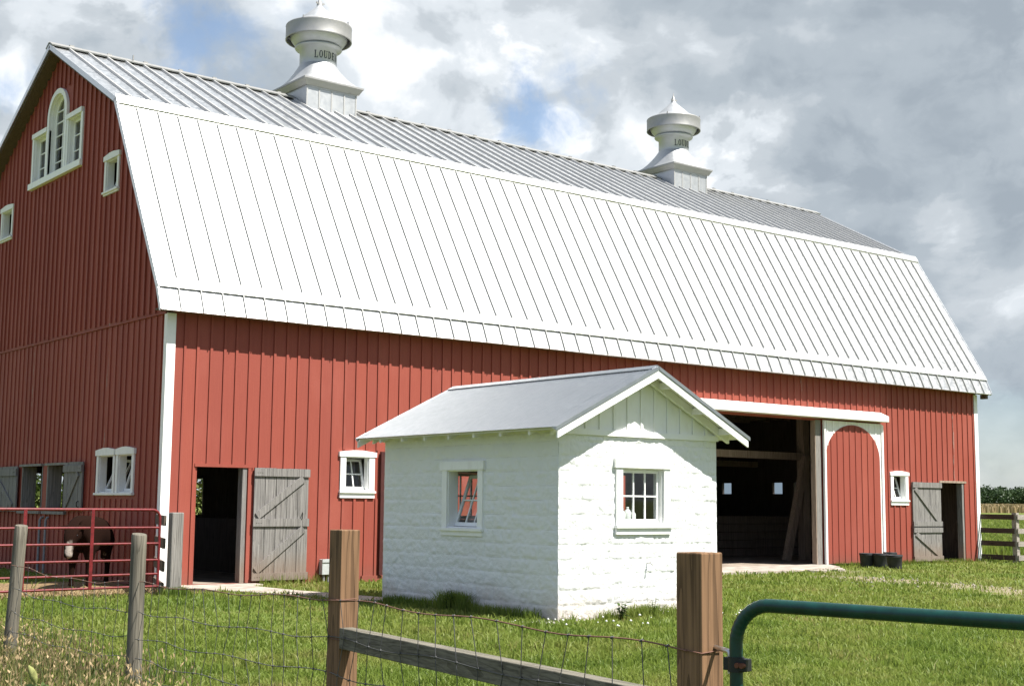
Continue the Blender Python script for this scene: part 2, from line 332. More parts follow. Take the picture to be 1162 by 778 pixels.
# ------------------------------------------------------------------ geometry helpers
class MB:
    def __init__(s): s.v = []; s.f = []; s.smooth = set(); s.mi = {}; s.cur = 0
    def add(s, verts, faces, smooth=False):
        k = len(s.v); s.v += [tuple(map(float, p)) for p in verts]
        for f in faces:
            if smooth: s.smooth.add(len(s.f))
            if s.cur: s.mi[len(s.f)] = s.cur
            s.f.append(tuple(i+k for i in f))
    def hexa(s, p):   # 8 corners: bottom loop 0-3, top loop 4-7
        s.add(p, [(3, 2, 1, 0), (4, 5, 6, 7), (0, 1, 5, 4), (1, 2, 6, 5), (2, 3, 7, 6), (3, 0, 4, 7)])
    def box(s, x0, x1, y0, y1, z0, z1, T=None):
        p = [(x0, y0, z0), (x1, y0, z0), (x1, y1, z0), (x0, y1, z0), (x0, y0, z1), (x1, y0, z1), (x1, y1, z1), (x0, y1, z1)]
        s.hexa([T(*q) for q in p] if T else p)
    def beam(s, a, b, wd, ht, side=None):
        """rectangular bar from a to b; wd across 'side' direction, ht across the other"""
        a = Vector(a); b = Vector(b); d = (b-a).normalized()
        sd_ = Vector(side) if side is not None else Vector((0, 0, 1)).cross(d)
        if sd_.length < 1e-4: sd_ = Vector((1, 0, 0))
        sd_ = (sd_ - d*sd_.dot(d)).normalized(); t = d.cross(sd_).normalized()
        h, k = sd_*wd/2, t*ht/2
        s.hexa([a-h-k, a+h-k, a+h+k, a-h+k, b-h-k, b+h-k, b+h+k, b-h+k])
    def prism(s, pts, T, n0, n1):
        """polygon in (u,z) extruded from n0 to n1 through T(u,n,z)"""
        k = len(pts)
        s.add([T(u, n0, z) for u, z in pts] + [T(u, n1, z) for u, z in pts],
              [tuple(range(k-1, -1, -1)), tuple(range(k, 2*k))] + [(i, (i+1) % k, k+(i+1) % k, k+i) for i in range(k)])
    def tube(s, pts, r, n=8, cap=True, closed=False):
        pts = [Vector(p) for p in pts]; k = len(pts); rings = []
        rr = r if hasattr(r, '__len__') else [r]*k
        ref = None
        for i, p in enumerate(pts):
            d = (pts[min(i+1, k-1)] - pts[max(i-1, 0)]).normalized()
            if ref is None:
                ref = Vector((0, 0, 1)) if abs(d.z) < .9 else Vector((1, 0, 0))
            a = (ref - d*ref.dot(d)).normalized(); ref = a; b2 = d.cross(a)
            rings.append([p + (a*math.cos(2*math.pi*j/n) + b2*math.sin(2*math.pi*j/n))*rr[i] for j in range(n)])
        fs = [(i*n+j, i*n+(j+1) % n, (i+1)*n+(j+1) % n, (i+1)*n+j) for i in range(k-1) for j in range(n)]
        s.add([q for ring in rings for q in ring], fs, True)
        if cap:
            s.add(rings[0], [tuple(range(n-1, -1, -1))]); s.add(rings[-1], [tuple(range(n))])
    def lathe(s, c, prof, n=40, cap=False):
        k = len(prof)
        vs = [(c[0]+r*math.cos(2*math.pi*j/n), c[1]+r*math.sin(2*math.pi*j/n), c[2]+z) for r, z in prof for j in range(n)]
        s.add(vs, [(i*n+j, i*n+(j+1) % n, (i+1)*n+(j+1) % n, (i+1)*n+j) for i in range(k-1) for j in range(n)], True)
        if cap:
            s.add(vs[:n], [tuple(range(n-1, -1, -1))]); s.add(vs[-n:], [tuple(range(n))])
    def build(s, name, material, parent=None, origin=None, bevel=0, extra=()):
        me = bpy.data.meshes.new(name)
        og = origin if origin is not None else (tuple(base_of(parent)) if parent else (0, 0, 0))
        me.from_pydata([(x-og[0], y-og[1], z-og[2]) for x, y, z in s.v], [], s.f)
        if s.smooth: me.polygons.foreach_set('use_smooth', [i in s.smooth for i in range(len(s.f))])
        for m_ in (material, *extra): me.materials.append(M[m_])
        if s.mi: me.polygons.foreach_set('material_index', [s.mi.get(i, 0) for i in range(len(s.f))])
        bm = bmesh.new(); bm.from_mesh(me); bmesh.ops.recalc_face_normals(bm, faces=bm.faces); bm.to_mesh(me); bm.free()
        o = bpy.data.objects.new(name, me); C.objects.link(o)
        if parent: o.parent = parent
        else: o.location = og
        if bevel:
            bv = o.modifiers.new('bevel', 'BEVEL'); bv.width = bevel; bv.segments = 2; bv.limit_method = 'ANGLE'
        return o
def base_of(o):
    v = Vector(o.location)
    while o.parent: o = o.parent; v = v + Vector(o.location)
    return v
def tag(o, label=None, cat=None, group=None, kind=None):
    for k, v in (('label', label), ('category', cat), ('group', group), ('kind', kind)):
        if v: o[k] = v
    return o
def thing(name, loc, label, cat, group=None):
    o = bpy.data.objects.new(name, None); C.objects.link(o); o.location = loc; o.empty_display_size = .2
    return tag(o, label, cat, group)
def copy_tree(o, parent=None):
    c = o.copy(); C.objects.link(c); c.parent = parent
    for ch in list(o.children): copy_tree(ch, c)
    return c
def np_mesh(name, verts, faces_n, loops, material, tint=None, kind=None, smooth=False):
    """fast mesh from arrays; faces_n = loop counts"""
    loops = np.asarray(loops).ravel(); faces_n = np.asarray(faces_n)
    me = bpy.data.meshes.new(name); me.vertices.add(len(verts)); me.vertices.foreach_set('co', verts.astype(np.float32).ravel())
    me.loops.add(len(loops)); me.loops.foreach_set('vertex_index', loops.astype(np.int32).ravel())
    st = np.concatenate([[0], np.cumsum(faces_n)[:-1]]).astype(np.int32)
    me.polygons.add(len(faces_n)); me.polygons.foreach_set('loop_start', st); me.polygons.foreach_set('loop_total', faces_n.astype(np.int32))
    if smooth: me.polygons.foreach_set('use_smooth', np.ones(len(faces_n), bool))
    if tint is not None:
        a = me.attributes.new('tint', 'FLOAT', 'POINT'); a.data.foreach_set('value', tint.astype(np.float32))
    me.materials.append(M[material]); me.update(calc_edges=True); me.validate()
    o = bpy.data.objects.new(name, me); C.objects.link(o)
    if kind: o['kind'] = kind
    return o

# wall frames: (u, n, z) with n pointing out of the building
front = lambda x0=0, y0=0: (lambda u, n, z: (u, y0-n, z))
BARN_L, WH = 26.487, 6.262
Tf = lambda u, n, z: (u, -n, z)                     # barn long wall, facing the camera
Tg = lambda u, n, z: (-n, u, z)                     # barn gable wall at x = 0
Tb = lambda u, n, z: (u, 2*WH+n, z)                 # barn rear wall
Tr = lambda u, n, z: (BARN_L+n, u, z)               # barn far gable wall

def wall(T, us, gaps, top, bot, thick):
    """wall of vertical strips; gaps(ua,ub) -> list of (zlo_a, zlo_b, zhi_a, zhi_b) openings"""
    mb = MB()
    for ua, ub in zip(us[:-1], us[1:]):
        gp = sorted(gaps(ua, ub)); za, zb = bot, bot
        for la, lb, ha, hb in gp + [(top(ua), top(ub), None, None)]:
            if la > za+1e-4 or lb > zb+1e-4:
                P = [T(ua, 0, za), T(ub, 0, zb), T(ub, 0, lb), T(ua, 0, la)]; Q = [T(ua, -thick, za), T(ub, -thick, zb), T(ub, -thick, lb), T(ua, -thick, la)]
                mb.add(P+Q, [(0, 1, 2, 3), (3, 2, 6, 7), (0, 4, 5, 1)]); mb.cur = 1; mb.add(Q, [(3, 2, 1, 0)]); mb.cur = 0
            if ha is not None: za, zb = ha, hb
    mb.cur = 1   # jambs
    allz = lambda ua, ub: sorted(gaps(ua, ub))
    for i in range(len(us)):
        left = allz(us[i-1], us[i]) if i > 0 else []; right = allz(us[i], us[i+1]) if i < len(us)-1 else []
        L = [(g_[1], g_[3]) for g_ in left]; Rr = [(g_[0], g_[2]) for g_ in right]
        if i in (0, len(us)-1):
            u = us[i]; mb.add([T(u, 0, bot), T(u, -thick, bot), T(u, -thick, top(u)), T(u, 0, top(u))], [(0, 1, 2, 3)])
        for A, B in ((L, Rr), (Rr, L)):
            for lo, hi in A:
                if hi-lo < 1e-3: continue
                if not any(abs(lo-b[0]) < 2e-1 and abs(hi-b[1]) < 4e-1 for b in B):
                    u = us[i]; mb.add([T(u, 0, lo), T(u, -thick, lo), T(u, -thick, hi), T(u, 0, hi)], [(0, 1, 2, 3)])
    mb.cur = 0
    return mb
def rect_gaps(ops):
    return lambda ua, ub: [(z0, z0, z1, z1) for (u0, u1, z0, z1) in ops if u0-1e-5 <= (ua+ub)/2 <= u1+1e-5]
def strips(u0, u1, ops, extra=()):
    return sorted({round(x, 4) for x in [u0, u1, *extra] + [a for o in ops for a in o[:2]] if u0-1e-6 <= x <= u1+1e-6})
def battens(mb, T, u0, u1, pitch, start, skips, top, bot, wd=.055, th=.024, n0=0.0, jit=.012):
    u = start
    while u < u1-.03:
        if u > u0+.03:
            uu = u + random.uniform(-jit, jit)
            iv = [(bot+random.uniform(0, .03), top(uu))]
            for a, b2, z0, z1 in skips:
                if a-wd/2 < uu < b2+wd/2:
                    iv = [q for lo, hi in iv for q in ((lo, min(hi, z0)), (max(lo, z1), hi)) if q[1]-q[0] > .02]
            for lo, hi in iv: mb.box(uu-wd/2, uu+wd/2, n0, n0+th, lo, hi, T)
        u += pitch

def window(parent, T, u0, u1, z0, z1, side=.13, head=.13, sill=.14, crown='peak', tilt=0, cols=2, rows=2, depth=.11, mat_='white_paint', wallt=.14, name='window', flip=1, glass=True, proud=.035, mun=.022):
    """u0..u1, z0..z1 is the clear opening; casing outside it; sash leans inward at its top when tilt > 0"""
    mb = MB(); p = proud
    mb.box(u0-side, u0, 0.002, p, z0, z1, T); mb.box(u1, u1+side, 0.002, p, z0, z1, T)
    c = (u0+u1)/2; e = side+.035
    if crown == 'peak':
        mb.prism([(u0-e, z1), (u1+e, z1), (u1+e, z1+head*.72), (c+.10, z1+head), (c-.10, z1+head), (u0-e, z1+head*.72)], T, 0.002, p+.018)
    else:
        mb.box(u0-e, u1+e, 0.002, p+.018, z1, z1+head, T)
    mb.box(u0-side-.005, u1+side+.005, 0.002, p+.004, z0-sill, z0-.04, T); mb.box(u0-side-.02, u1+side+.02, 0.002, p+.035, z0-.04, z0, T)
    # reveal boards
    t = .02
    mb.box(u0, u0+t, -wallt, 0.001, z0, z1, T); mb.box(u1-t, u1, -wallt, 0.001, z0, z1, T)
    mb.box(u0+t, u1-t, -wallt, 0.001, z1-t, z1, T); mb.box(u0+t, u1-t, -wallt, 0.001, z0, z0+t, T)
    fr = mb.build(name, mat_, parent)
    a0, a1, b0, b1 = u0+t+.004, u1-t-.004, z0+t+.004, z1-t-.004
    ca, sa = math.cos(tilt), math.sin(tilt)
    S = lambda u, n, z: T(u, -depth+n*ca-(z-b0)*sa, b0+(z-b0)*ca+n*sa)
    ms = MB(); k = .045
    ms.box(a0, a0+k, -.017, .017, b0, b1, S); ms.box(a1-k, a1, -.017, .017, b0, b1, S)
    ms.box(a0+k, a1-k, -.017, .017, b1-k, b1, S); ms.box(a0+k, a1-k, -.017, .017, b0, b0+k*1.3, S)
    for i in range(1, cols):
        x = a0+k+(a1-a0-2*k)*i/cols; ms.box(x-mun/2, x+mun/2, -.012, .012, b0+k*1.3, b1-k, S)
    for i in range(1, rows):
        z = b0+k*1.3+(b1-b0-2.3*k)*i/rows
        xs_ = [a0+k]+[a0+k+(a1-a0-2*k)*j/cols for j in range(1, cols)]+[a1-k]
        for j in range(cols): ms.box(xs_[j]+(mun/2 if j else 0), xs_[j+1]-(mun/2 if j < cols-1 else 0), -.011, .011, z-mun/2, z+mun/2, S)
    ms.build('sash', mat_, fr)
    if glass:
        mg = MB(); mg.add([S(a0+k, 0, b0+k), S(a1-k, 0, b0+k), S(a1-k, 0, b1-k), S(a0+k, 0, b1-k)], [(0, 1, 2, 3)]); mg.build('pane', 'glass', fr)
    return fr

# ------------------------------------------------------------------ ground
def rise(x, y):
    d = np.hypot(x-13, y-6); t = np.clip((d-38)/(165-38), 0, 1); s_ = t*t*(3-2*t)
    return 1.2*s_ + np.clip(d-165, 0, 1400)*.0046
def ground_mesh():
    a = np.concatenate([[-2500, -1200, -600, -300, -180, -120, -80], np.arange(-56, 80, 1.6), [95, 120, 150, 190, 260, 380, 560, 850, 1300, 2200]])
    X, Y = np.meshgrid(a, a); Z = rise(X, Y)
    near = np.hypot(X-6, Y+8) < 45
    for i in range(X.shape[0]):
        for j in range(X.shape[1]):
            if near[i, j] and not (-1.8 < X[i, j] < BARN_L+2 and -2 < Y[i, j] < 14):
                Z[i, j] += .05*mnoise.noise(Vector((X[i, j]*.3, Y[i, j]*.3, 0)))-.012
            elif near[i, j]: Z[i, j] -= .012
    n = len(a); idx = np.arange(n*n).reshape(n, n)
    q = np.stack([idx[:-1, :-1], idx[:-1, 1:], idx[1:, 1:], idx[1:, :-1]], -1).reshape(-1, 4)
    V = np.stack([X, Y, Z], -1).reshape(-1, 3)
    return np_mesh('ground', V, np.full(len(q), 4), q, 'turf', kind='structure', smooth=True)
ground_mesh()
def gz(x, y):
    return float(rise(np.float64(x), np.float64(y)))

# concrete apron at the stable door with the walk to the shed, and at the wide barn door
mb = MB()
pts = [(.35, .12), (1.95, .12), (1.95, -.38), (1.50, -.62), (1.60, -2.35), (1.75, -3.2), (1.95, -5.0), (1.30, -5.0), (1.15, -3.75), (.70, -2.25), (.18, -.86), (.3, -.3)]
mb.prism([(x, y) for x, y in pts], lambda u, n, z: (u, z, n), -.10, .035)
tag(mb.build('path', 'concrete', bevel=.012), kind='structure')
mb = MB()
mb.prism([(12.6, .14), (19.0, .14), (19.0, -.25), (18.3, -1.1), (17.6, -1.25), (16.5, -1.55), (15.2, -1.75), (12.4, -1.6)], lambda u, n, z: (u, z, n), -.1, .055)
for q in range(9):
    x = random.uniform(15, 18.8); y = -1.75-random.uniform(-.1, .45)+(x-15)*.18; r = random.uniform(.12, .32)
    mb.prism([(x+r*random.uniform(.7, 1.2)*math.cos(t_), y+r*.7*random.uniform(.7, 1.1)*math.sin(t_)) for t_ in np.linspace(0, 2*math.pi, 7)[:-1]], lambda u, n, z: (u, z, n), -.1, .03+random.uniform(0, .02))
tag(mb.build('pavement', 'concrete', bevel=.012), kind='structure')

# ------------------------------------------------------------------ barn
barn = thing('barn', (0, 0, 0), 'large red gambrel roofed barn with bright metal roof and two ventilators', 'barn')
PROF = [(WH, 11.82), (2.253, 9.65), (-.18, 5.539), (-.379, 5.066)]
def prof_z(y):
    y = y if y <= WH else 2*WH-y
    for (ya, za), (yb, zb) in zip(PROF[:-1], PROF[1:]):
        if y >= yb: return zb+(za-zb)*(y-yb)/(ya-yb)
    return PROF[-1][1]
def gable_top(y):
    yy = y if y <= WH else 2*WH-y
    return prof_z(y) - (.15 if yy > 2.253 else .15+(.13*min(1, (2.253-yy)/.25)))
HW = 5.35
# openings (u0,u1,z0,z1)
DOORL = (.69, 1.72, .04, 2.215); WINF = (3.925, 4.48, 1.81, 2.50); BIG = (13.1, 18.74, .02, 3.92)
WINR = (22.17, 22.74, 1.80, 2.50); DOORR = (24.46, 25.66, .03, 2.335)
opsF = [DOORL, WINF, BIG, WINR, DOORR]
mb = wall(Tf, strips(0, BARN_L, opsF), rect_gaps(opsF), lambda u: HW, 0, .12)
sk = [(DOORL[0]-.02, 3.1, 0, 2.26), (3.75, 4.70, 1.66, 2.64), (10.4, 21.7, 0, 4.25), (22.0, 22.92, 1.65, 2.68), (22.95, 25.78, 0, 2.38)]
sk2 = [(DOORL[0]-.02, DOORL[1]+.03, 0, 2.26), sk[1], (10.4, 21.7, 0, 4.25), sk[3], (DOORR[0]-.03, DOORR[1]+.03, 0, 2.38)]
battens(mb, Tf, .17, BARN_L-.17, .27, .36, sk2, lambda u: HW, .02)
mb.box(4.35, 13.0, .002, .045, -.02, .11, Tf)                       # sill board near the shed
mb.build('front_wall', 'red_front', barn, extra=('dark_wood',))
PAIR1 = (2.24, 2.97, 1.72, 2.46); PAIR2 = (1.33, 1.99, 1.72, 2.46)
HD1 = (6.17, 7.50, 1.33, 2.31); HD2 = (4.72, 5.90, 1.33, 2.31)
SW1 = (2.70, 3.28, 7.92, 8.58); SW2 = (9.12, 9.80, 7.88, 8.55); SW3 = (2*WH-3.28, 2*WH-2.70, 7.92, 8.58)
BW1 = (6.95, 7.73, 8.90, 9.98); BW2 = (4.80, 5.57, 8.90, 9.98)
opsG = [PAIR1, PAIR2, HD1, HD2, SW2, SW1, BW1, BW2]
AC, AR, AS = WH, .49, 10.24
arch = list(AC+AR*np.sin(np.linspace(-math.pi/2, math.pi/2, 17)))
def az(u): return AS+math.sqrt(max(0, AR*AR-(u-AC)**2))
def gapG(ua, ub):
    r_ = rect_gaps(opsG)(ua, ub); mid = (ua+ub)/2
    if AC-AR < mid < AC+AR: r_.append((8.90, 8.90, az(ua), az(ub)))
    return r_
us = strips(0, 2*WH, opsG, arch+[2.253, 2.0, WH, 2*WH-2.253, 2*WH-2.0, AC-AR, AC+AR])
mb = wall(Tg, us, gapG, gable_top, 0, .12)
e = .13
skG = [(PAIR2[0]-e, PAIR1[1]+e, 1.6, 2.62), (HD1[0]-.02, HD1[1]+.02, 1.32, 2.33), (HD2[0]-.02, HD2[1]+.02, 1.32, 2.33), (SW1[0]-.1, SW1[1]+.1, 7.82, 8.72), (SW2[0]-.1, SW2[1]+.1, 7.78, 8.70),
       (4.69, 7.84, 8.73, 10.09), (AC-.6, AC+.6, 8.7, 10.8)]
battens(mb, Tg, .05, 2*WH-.05, .27, .22, skG, lambda u: 5.03, .02)
battens(mb, Tg, .05, 2*WH-.05, .27, .29, skG, lambda u: gable_top(u)-.02, 5.10, n0=.0, th=.036)
us2 = np.linspace(0.005, 2*WH-.005, 60)
mb.prism([(.01, 5.045), (2*WH-.01, 5.045), (2*WH-.01, 5.075), (.01, 5.06)], Tg, .001, .040)
mb.build('gable_wall', 'red_gable', barn, extra=('dark_wood',))
# rear and far gable walls, with the openings seen through from the front
opsB = [(1.2, 3.35, 1.30, 2.27), (6.45, 6.88, 1.20, 2.22), (15, 18, .02, 3.6)]
mb = wall(Tb, strips(0, BARN_L, opsB[:2]), rect_gaps(opsB[:2]), lambda u: HW, 0, .12); battens(mb, Tb, .1, BARN_L, .27, .36, opsB[:2], lambda u: HW, .02)
mb.build('rear_wall', 'red_front', barn, extra=('dark_wood',))
opsR = [(9.95, 10.4, 2.03, 2.42), (7.58, 8.03, 2.03, 2.42), (6.78, 7.08, 2.03, 2.42), (5.95, 6.25, 1.32, 2.36)]
mb = wall(Tr, strips(0, 2*WH, opsR, [2.253, 2.0, WH, 2*WH-2.253, 2*WH-2]), rect_gaps(opsR), gable_top, 0, .12); battens(mb, Tr, .05, 2*WH, .27, .29, opsR, lambda u: gable_top(u)-.02, .02)
mb.build('far_gable_wall', 'red_gable', barn, extra=('dark_wood',))

mt, g, b = mat('dim_glass'); tr = g.n('ShaderNodeBsdfTransparent'); tr.inputs[0].default_value = (.40, .48, .55, 1)
g.link(tr.outputs[0], mt.node_tree.nodes['Material Output'].inputs[0]); M['dim_glass'] = mt
for (u0, u1, z0, z1) in opsR:  # panes added to dim the bright sky through the far openings
    mb = MB(); mb.add([Tr(u0, -.05, z0), Tr(u1, -.05, z0), Tr(u1, -.05, z1), Tr(u0, -.05, z1)], [(0, 1, 2, 3)]); mb.build('dim_pane', 'dim_glass', barn)
# roof slabs, standing seams, flashings
XL, XR = -.31, BARN_L+.31
def yz_slab(mb, A, B, t, x0, x1, o=0.0):
    A = Vector((A[0], A[1])); B = Vector((B[0], B[1])); d = (B-A).normalized(); nn = Vector((d.y, -d.x)) if True else None
    if nn.y < 0: nn = -nn
    a1, b1 = A+nn*o, B+nn*o; a0, b0 = A+nn*(o-t), B+nn*(o-t)
    mb.hexa([(x0, a0.x, a0.y), (x1, a0.x, a0.y), (x1, b0.x, b0.y), (x0, b0.x, b0.y), (x0, a1.x, a1.y), (x1, a1.x, a1.y), (x1, b1.x, b1.y), (x0, b1.x, b1.y)])
def lerp(A, B, t): return (A[0]+(B[0]-A[0])*t, A[1]+(B[1]-A[1])*t)
mir = lambda P: (2*WH-P[0], P[1])
def roof_side(f):
    K = [f(p) for p in PROF]
    up = MB(); yz_slab(up, K[0], K[1], .035, XL, XR)
    lo = MB(); yz_slab(lo, K[1], K[2], .035, XL, XR, .012); lo2a = lerp(K[2], K[3], -.08)
    yz_slab(lo, lo2a, K[3], .03, XL+.01, XR-.01, -.014)
    x = XL+.40; seams = []
    while x < XR-.1: seams.append(x); x += .4455
    up.cur = lo.cur = 1
    for x in seams:
        j = random.uniform(-.006, .006)
        yz_slab(up, lerp(K[0], K[1], .02), lerp(K[0], K[1], .955), .06, x-.022+j, x+.022+j, .056)
        yz_slab(lo, lerp(K[1], K[2], .045), lerp(K[1], K[2], .962), .06, x-.009+j, x+.009+j, .060)
        yz_slab(lo, lerp(K[2], K[3], .06), lerp(K[2], K[3], .99), .05, x-.009+j, x+.009+j, .026)
    up.cur = lo.cur = 0
    yz_slab(lo, lerp(K[1], K[2], -.012), lerp(K[1], K[2], .036), .04, XL-.012, XR+.012, .052)    # knuckle flashing
    yz_slab(lo, lerp(K[1], K[2], .966), lerp(K[1], K[2], 1.010), .026, XL-.006, XR+.006, .026)     # drip edge of the upper sheets
    # rake trim
    for xx in (XL-.012, XR-.018):
        yz_slab(up, K[0], K[1], .11, xx, xx+.03, .022); yz_slab(lo, K[1], K[2], .11, xx, xx+.03, .032); yz_slab(lo, K[2], K[3], .09, xx+.002, xx+.028, .01)
    return up, lo
for f in (lambda p: p, mir):
    up, lo = roof_side(f)
    ro = up.build('upper_roof', 'roof_metal', barn, extra=('seam_metal',)); lo.build('lower_roof', 'roof_white', barn, extra=('seam_metal',))
    if f is not mir:
        rc = MB(); 
        for sgn in (1, -1):
            A = (WH-.004*sgn, 11.875); B = (WH-sgn*.20, 11.875-.20*.54)
            yz_slab(rc, A, B, .03, XL-.02, XR+.02, .02)
        xx = XL+.5
        while xx < XR-.3:
            rc.box(xx-.05, xx+.05, WH-.045, WH+.045, 11.875, 11.905+random.uniform(0, .008)); xx += .891
        rc.tube([(1.62, WH-.12, 11.85), (1.62, WH-.12, 11.97)], .018, 6)
        rc.build('ridge_cap', 'vent_dull', ro)
# board deck and rafters under the sheets
mb = MB()
for f in (lambda p: p, mir):
    K = [f(p) for p in PROF]
    yz_slab(mb, lerp(K[0], K[1], .005), K[1], .09, XL+.03, XR-.03, -.045); yz_slab(mb, K[1], lerp(K[2], K[3], .2), .09, XL+.03, XR-.03, -.05)
    yz_slab(mb, lerp(K[2], K[3], .0), lerp(K[2], K[3], .96), .05, XL+.03, XR-.03, -.07)
for f in (lambda p: p, mir):
    ya, yb = sorted((f((-.30, 0))[0], f((-.002, 0))[0])); mb.box(XL+.05, XR-.05, ya, yb, 5.075, 5.11)
mb.box(XR-.16, XR-.05, -.26, -.06, 4.93, 5.06)
mb.build('roof_deck', 'soffit_wood', barn)

# white corner boards
for cx_, sx in ((0, 1), (BARN_L, -1)):
    mb = MB(); x0, x1 = sorted((cx_-sx*.026, cx_+sx*.15)); mb.box(x0, x1, -.034, -.002, .03, 5.05)
    x0, x1 = sorted((cx_-sx*.026, cx_-sx*.002)); mb.box(x0, x1, -.0015, .10, .03, 5.04)
    mb.build('corner_board', 'white_paint', barn)

# windows of the barn
window(barn, Tf, *WINF, tilt=R(14), cols=2, rows=2)
window(barn, Tf, *WINR, tilt=R(16), cols=2, rows=2)
window(barn, Tg, *PAIR1, side=.10, head=.15, sill=.05, tilt=R(24), cols=2, rows=2, mat_='old_white')
window(barn, Tg, *PAIR2, side=.10, head=.15, sill=.05, tilt=R(17), cols=2, rows=2, mat_='old_white')
window(barn, Tg, *SW1, side=.09, head=.14, sill=.08, tilt=R(22), cols=2, rows=2, mat_='old_white')
window(barn, Tg, *SW2, side=.09, head=.14, sill=.08, tilt=R(22), cols=2, rows=2, mat_='old_white')
# three-light arched window in the gable, one frame
mb = MB(); n1_ = .055
for (a, b2) in ((BW1[0], BW1[1]), (BW2[0], BW2[1])):
    mb.box(a-.06, b2+.10 if a > WH else b2+.06, .003, n1_+.02, 9.98, 10.09, Tg)
mb.box(7.73, 7.83, .003, n1_, 8.9, 9.98, Tg); mb.box(4.69, 4.80, .003, n1_, 8.9, 9.98, Tg)
mb.box(6.752, 6.95, .003, n1_-.008, 8.9, 9.979, Tg); mb.box(5.57, 5.772, .003, n1_-.008, 8.9, 9.979, Tg)
ring_o, ring_i = [], []
th = np.linspace(0, math.pi, 25)
for i in range(24):
    p4 = [(AC+r_*math.cos(t_), AS+r_*math.sin(t_)) for r_, t_ in ((.49, th[i]), (.605, th[i]), (.605, th[i+1]), (.49, th[i+1]))]
    mb.prism(p4, Tg, .003, n1_+.012)
    # lining of the arch
    q = [(AC+r_*math.cos(t_), AS+r_*math.sin(t_)) for r_, t_ in ((.465, th[i]), (.4895, th[i]), (.4895, th[i+1]), (.465, th[i+1]))]
    mb.prism(q, Tg, -.14, .002)
for sx in (-1, 1):
    a, b2 = sorted((AC+sx*.49, AC+sx*.605)); mb.box(a, b2, .003, n1_+.012, 8.9, AS, Tg)
    a, b2 = sorted((AC+sx*.465, AC+sx*.4895)); mb.box(a, b2, -.14, .002, 8.9, AS, Tg)
for (a, b2) in ((BW1[0], BW1[1]), (BW2[0], BW2[1])):
    mb.box(a, a+.02, -.14, .002, 8.9, 9.98, Tg); mb.box(b2-.02, b2, -.14, .002, 8.9, 9.98, Tg); mb.box(a+.02, b2-.02, -.14, .002, 9.96, 9.98, Tg)
mb.box(4.64, 7.88, .002, .10, 8.76, 8.90, Tg); mb.box(4.80, 7.73, -.14, .002, 8.875, 8.898, Tg)
aw = mb.build('arched_window', 'white_paint', barn)
ms = MB(); mg = MB()
for (a, b2) in ((BW1[0]+.02, BW1[1]-.02), (BW2[0]+.02, BW2[1]-.02)):
    z0, z1 = 8.90, 9.96; k = .05; D0, D1 = -.12, -.085
    ms.box(a, a+k, D0, D1, z0, z1, Tg); ms.box(b2-k, b2, D0, D1, z0, z1, Tg); ms.box(a+k, b2-k, D0, D1, z0, z0+k, Tg); ms.box(a+k, b2-k, D0, D1, z1-k, z1, Tg)
    mid = (a+b2)/2; ms.box(mid-.015, mid+.015, D0+.005, D1-.004, z0+k, z1-k, Tg)
    for t_ in (1/3, 2/3):
        z = z0+(z1-z0)*t_; ms.box(a+k, mid-.015, D0+.006, D1-.005, z-.013, z+.013, Tg); ms.box(mid+.015, b2-k, D0+.006, D1-.005, z-.013, z+.013, Tg)
    mg.add([Tg(a+k, -.10, z0+k), Tg(b2-k, -.10, z0+k), Tg(b2-k, -.10, z1-k), Tg(a+k, -.10, z1-k)], [(0, 1, 2, 3)])
r0 = .465
for i in range(24):
    p4 = [(AC+r_*math.cos(t_), AS+r_*math.sin(t_)) for r_, t_ in ((r0-.055, th[i]), (r0, th[i]), (r0, th[i+1]), (r0-.055, th[i+1]))]; ms.prism(p4, Tg, -.12, -.085)
for sx in (-1, 1):
    a, b2 = sorted((AC+sx*(r0-.055), AC+sx*r0)); ms.box(a, b2, -.12, -.085, 8.9, AS, Tg)
ms.box(AC-r0+.055, AC+r0-.055, -.12, -.085, 8.9, 8.95, Tg); ms.box(AC-.016, AC+.016, -.115, -.089, 8.95, AS+r0-.05, Tg)
for t_ in (.2, .4, .6, .8, .97):
    z = 8.9+(AS+.2-8.9)*t_; hw_ = r0-.055 if z < AS else math.sqrt((r0-.055)**2-(z-AS)**2)
    ms.box(AC-hw_, AC-.016, -.114, -.09, z-.013, z+.013, Tg); ms.box(AC+.016, AC+hw_, -.114, -.09, z-.013, z+.013, Tg)
pl = [(AC-r0+.05, 8.93), (AC+r0-.05, 8.93)] + [(AC+(r0-.05)*math.cos(t_), AS+(r0-.05)*math.sin(t_)) for t_ in th]
mg.add([Tg(u, -.10, z) for u, z in pl], [tuple(range(len(pl)))])
ms.build('sash', 'white_paint', aw); mg.build('pane', 'glass', aw)

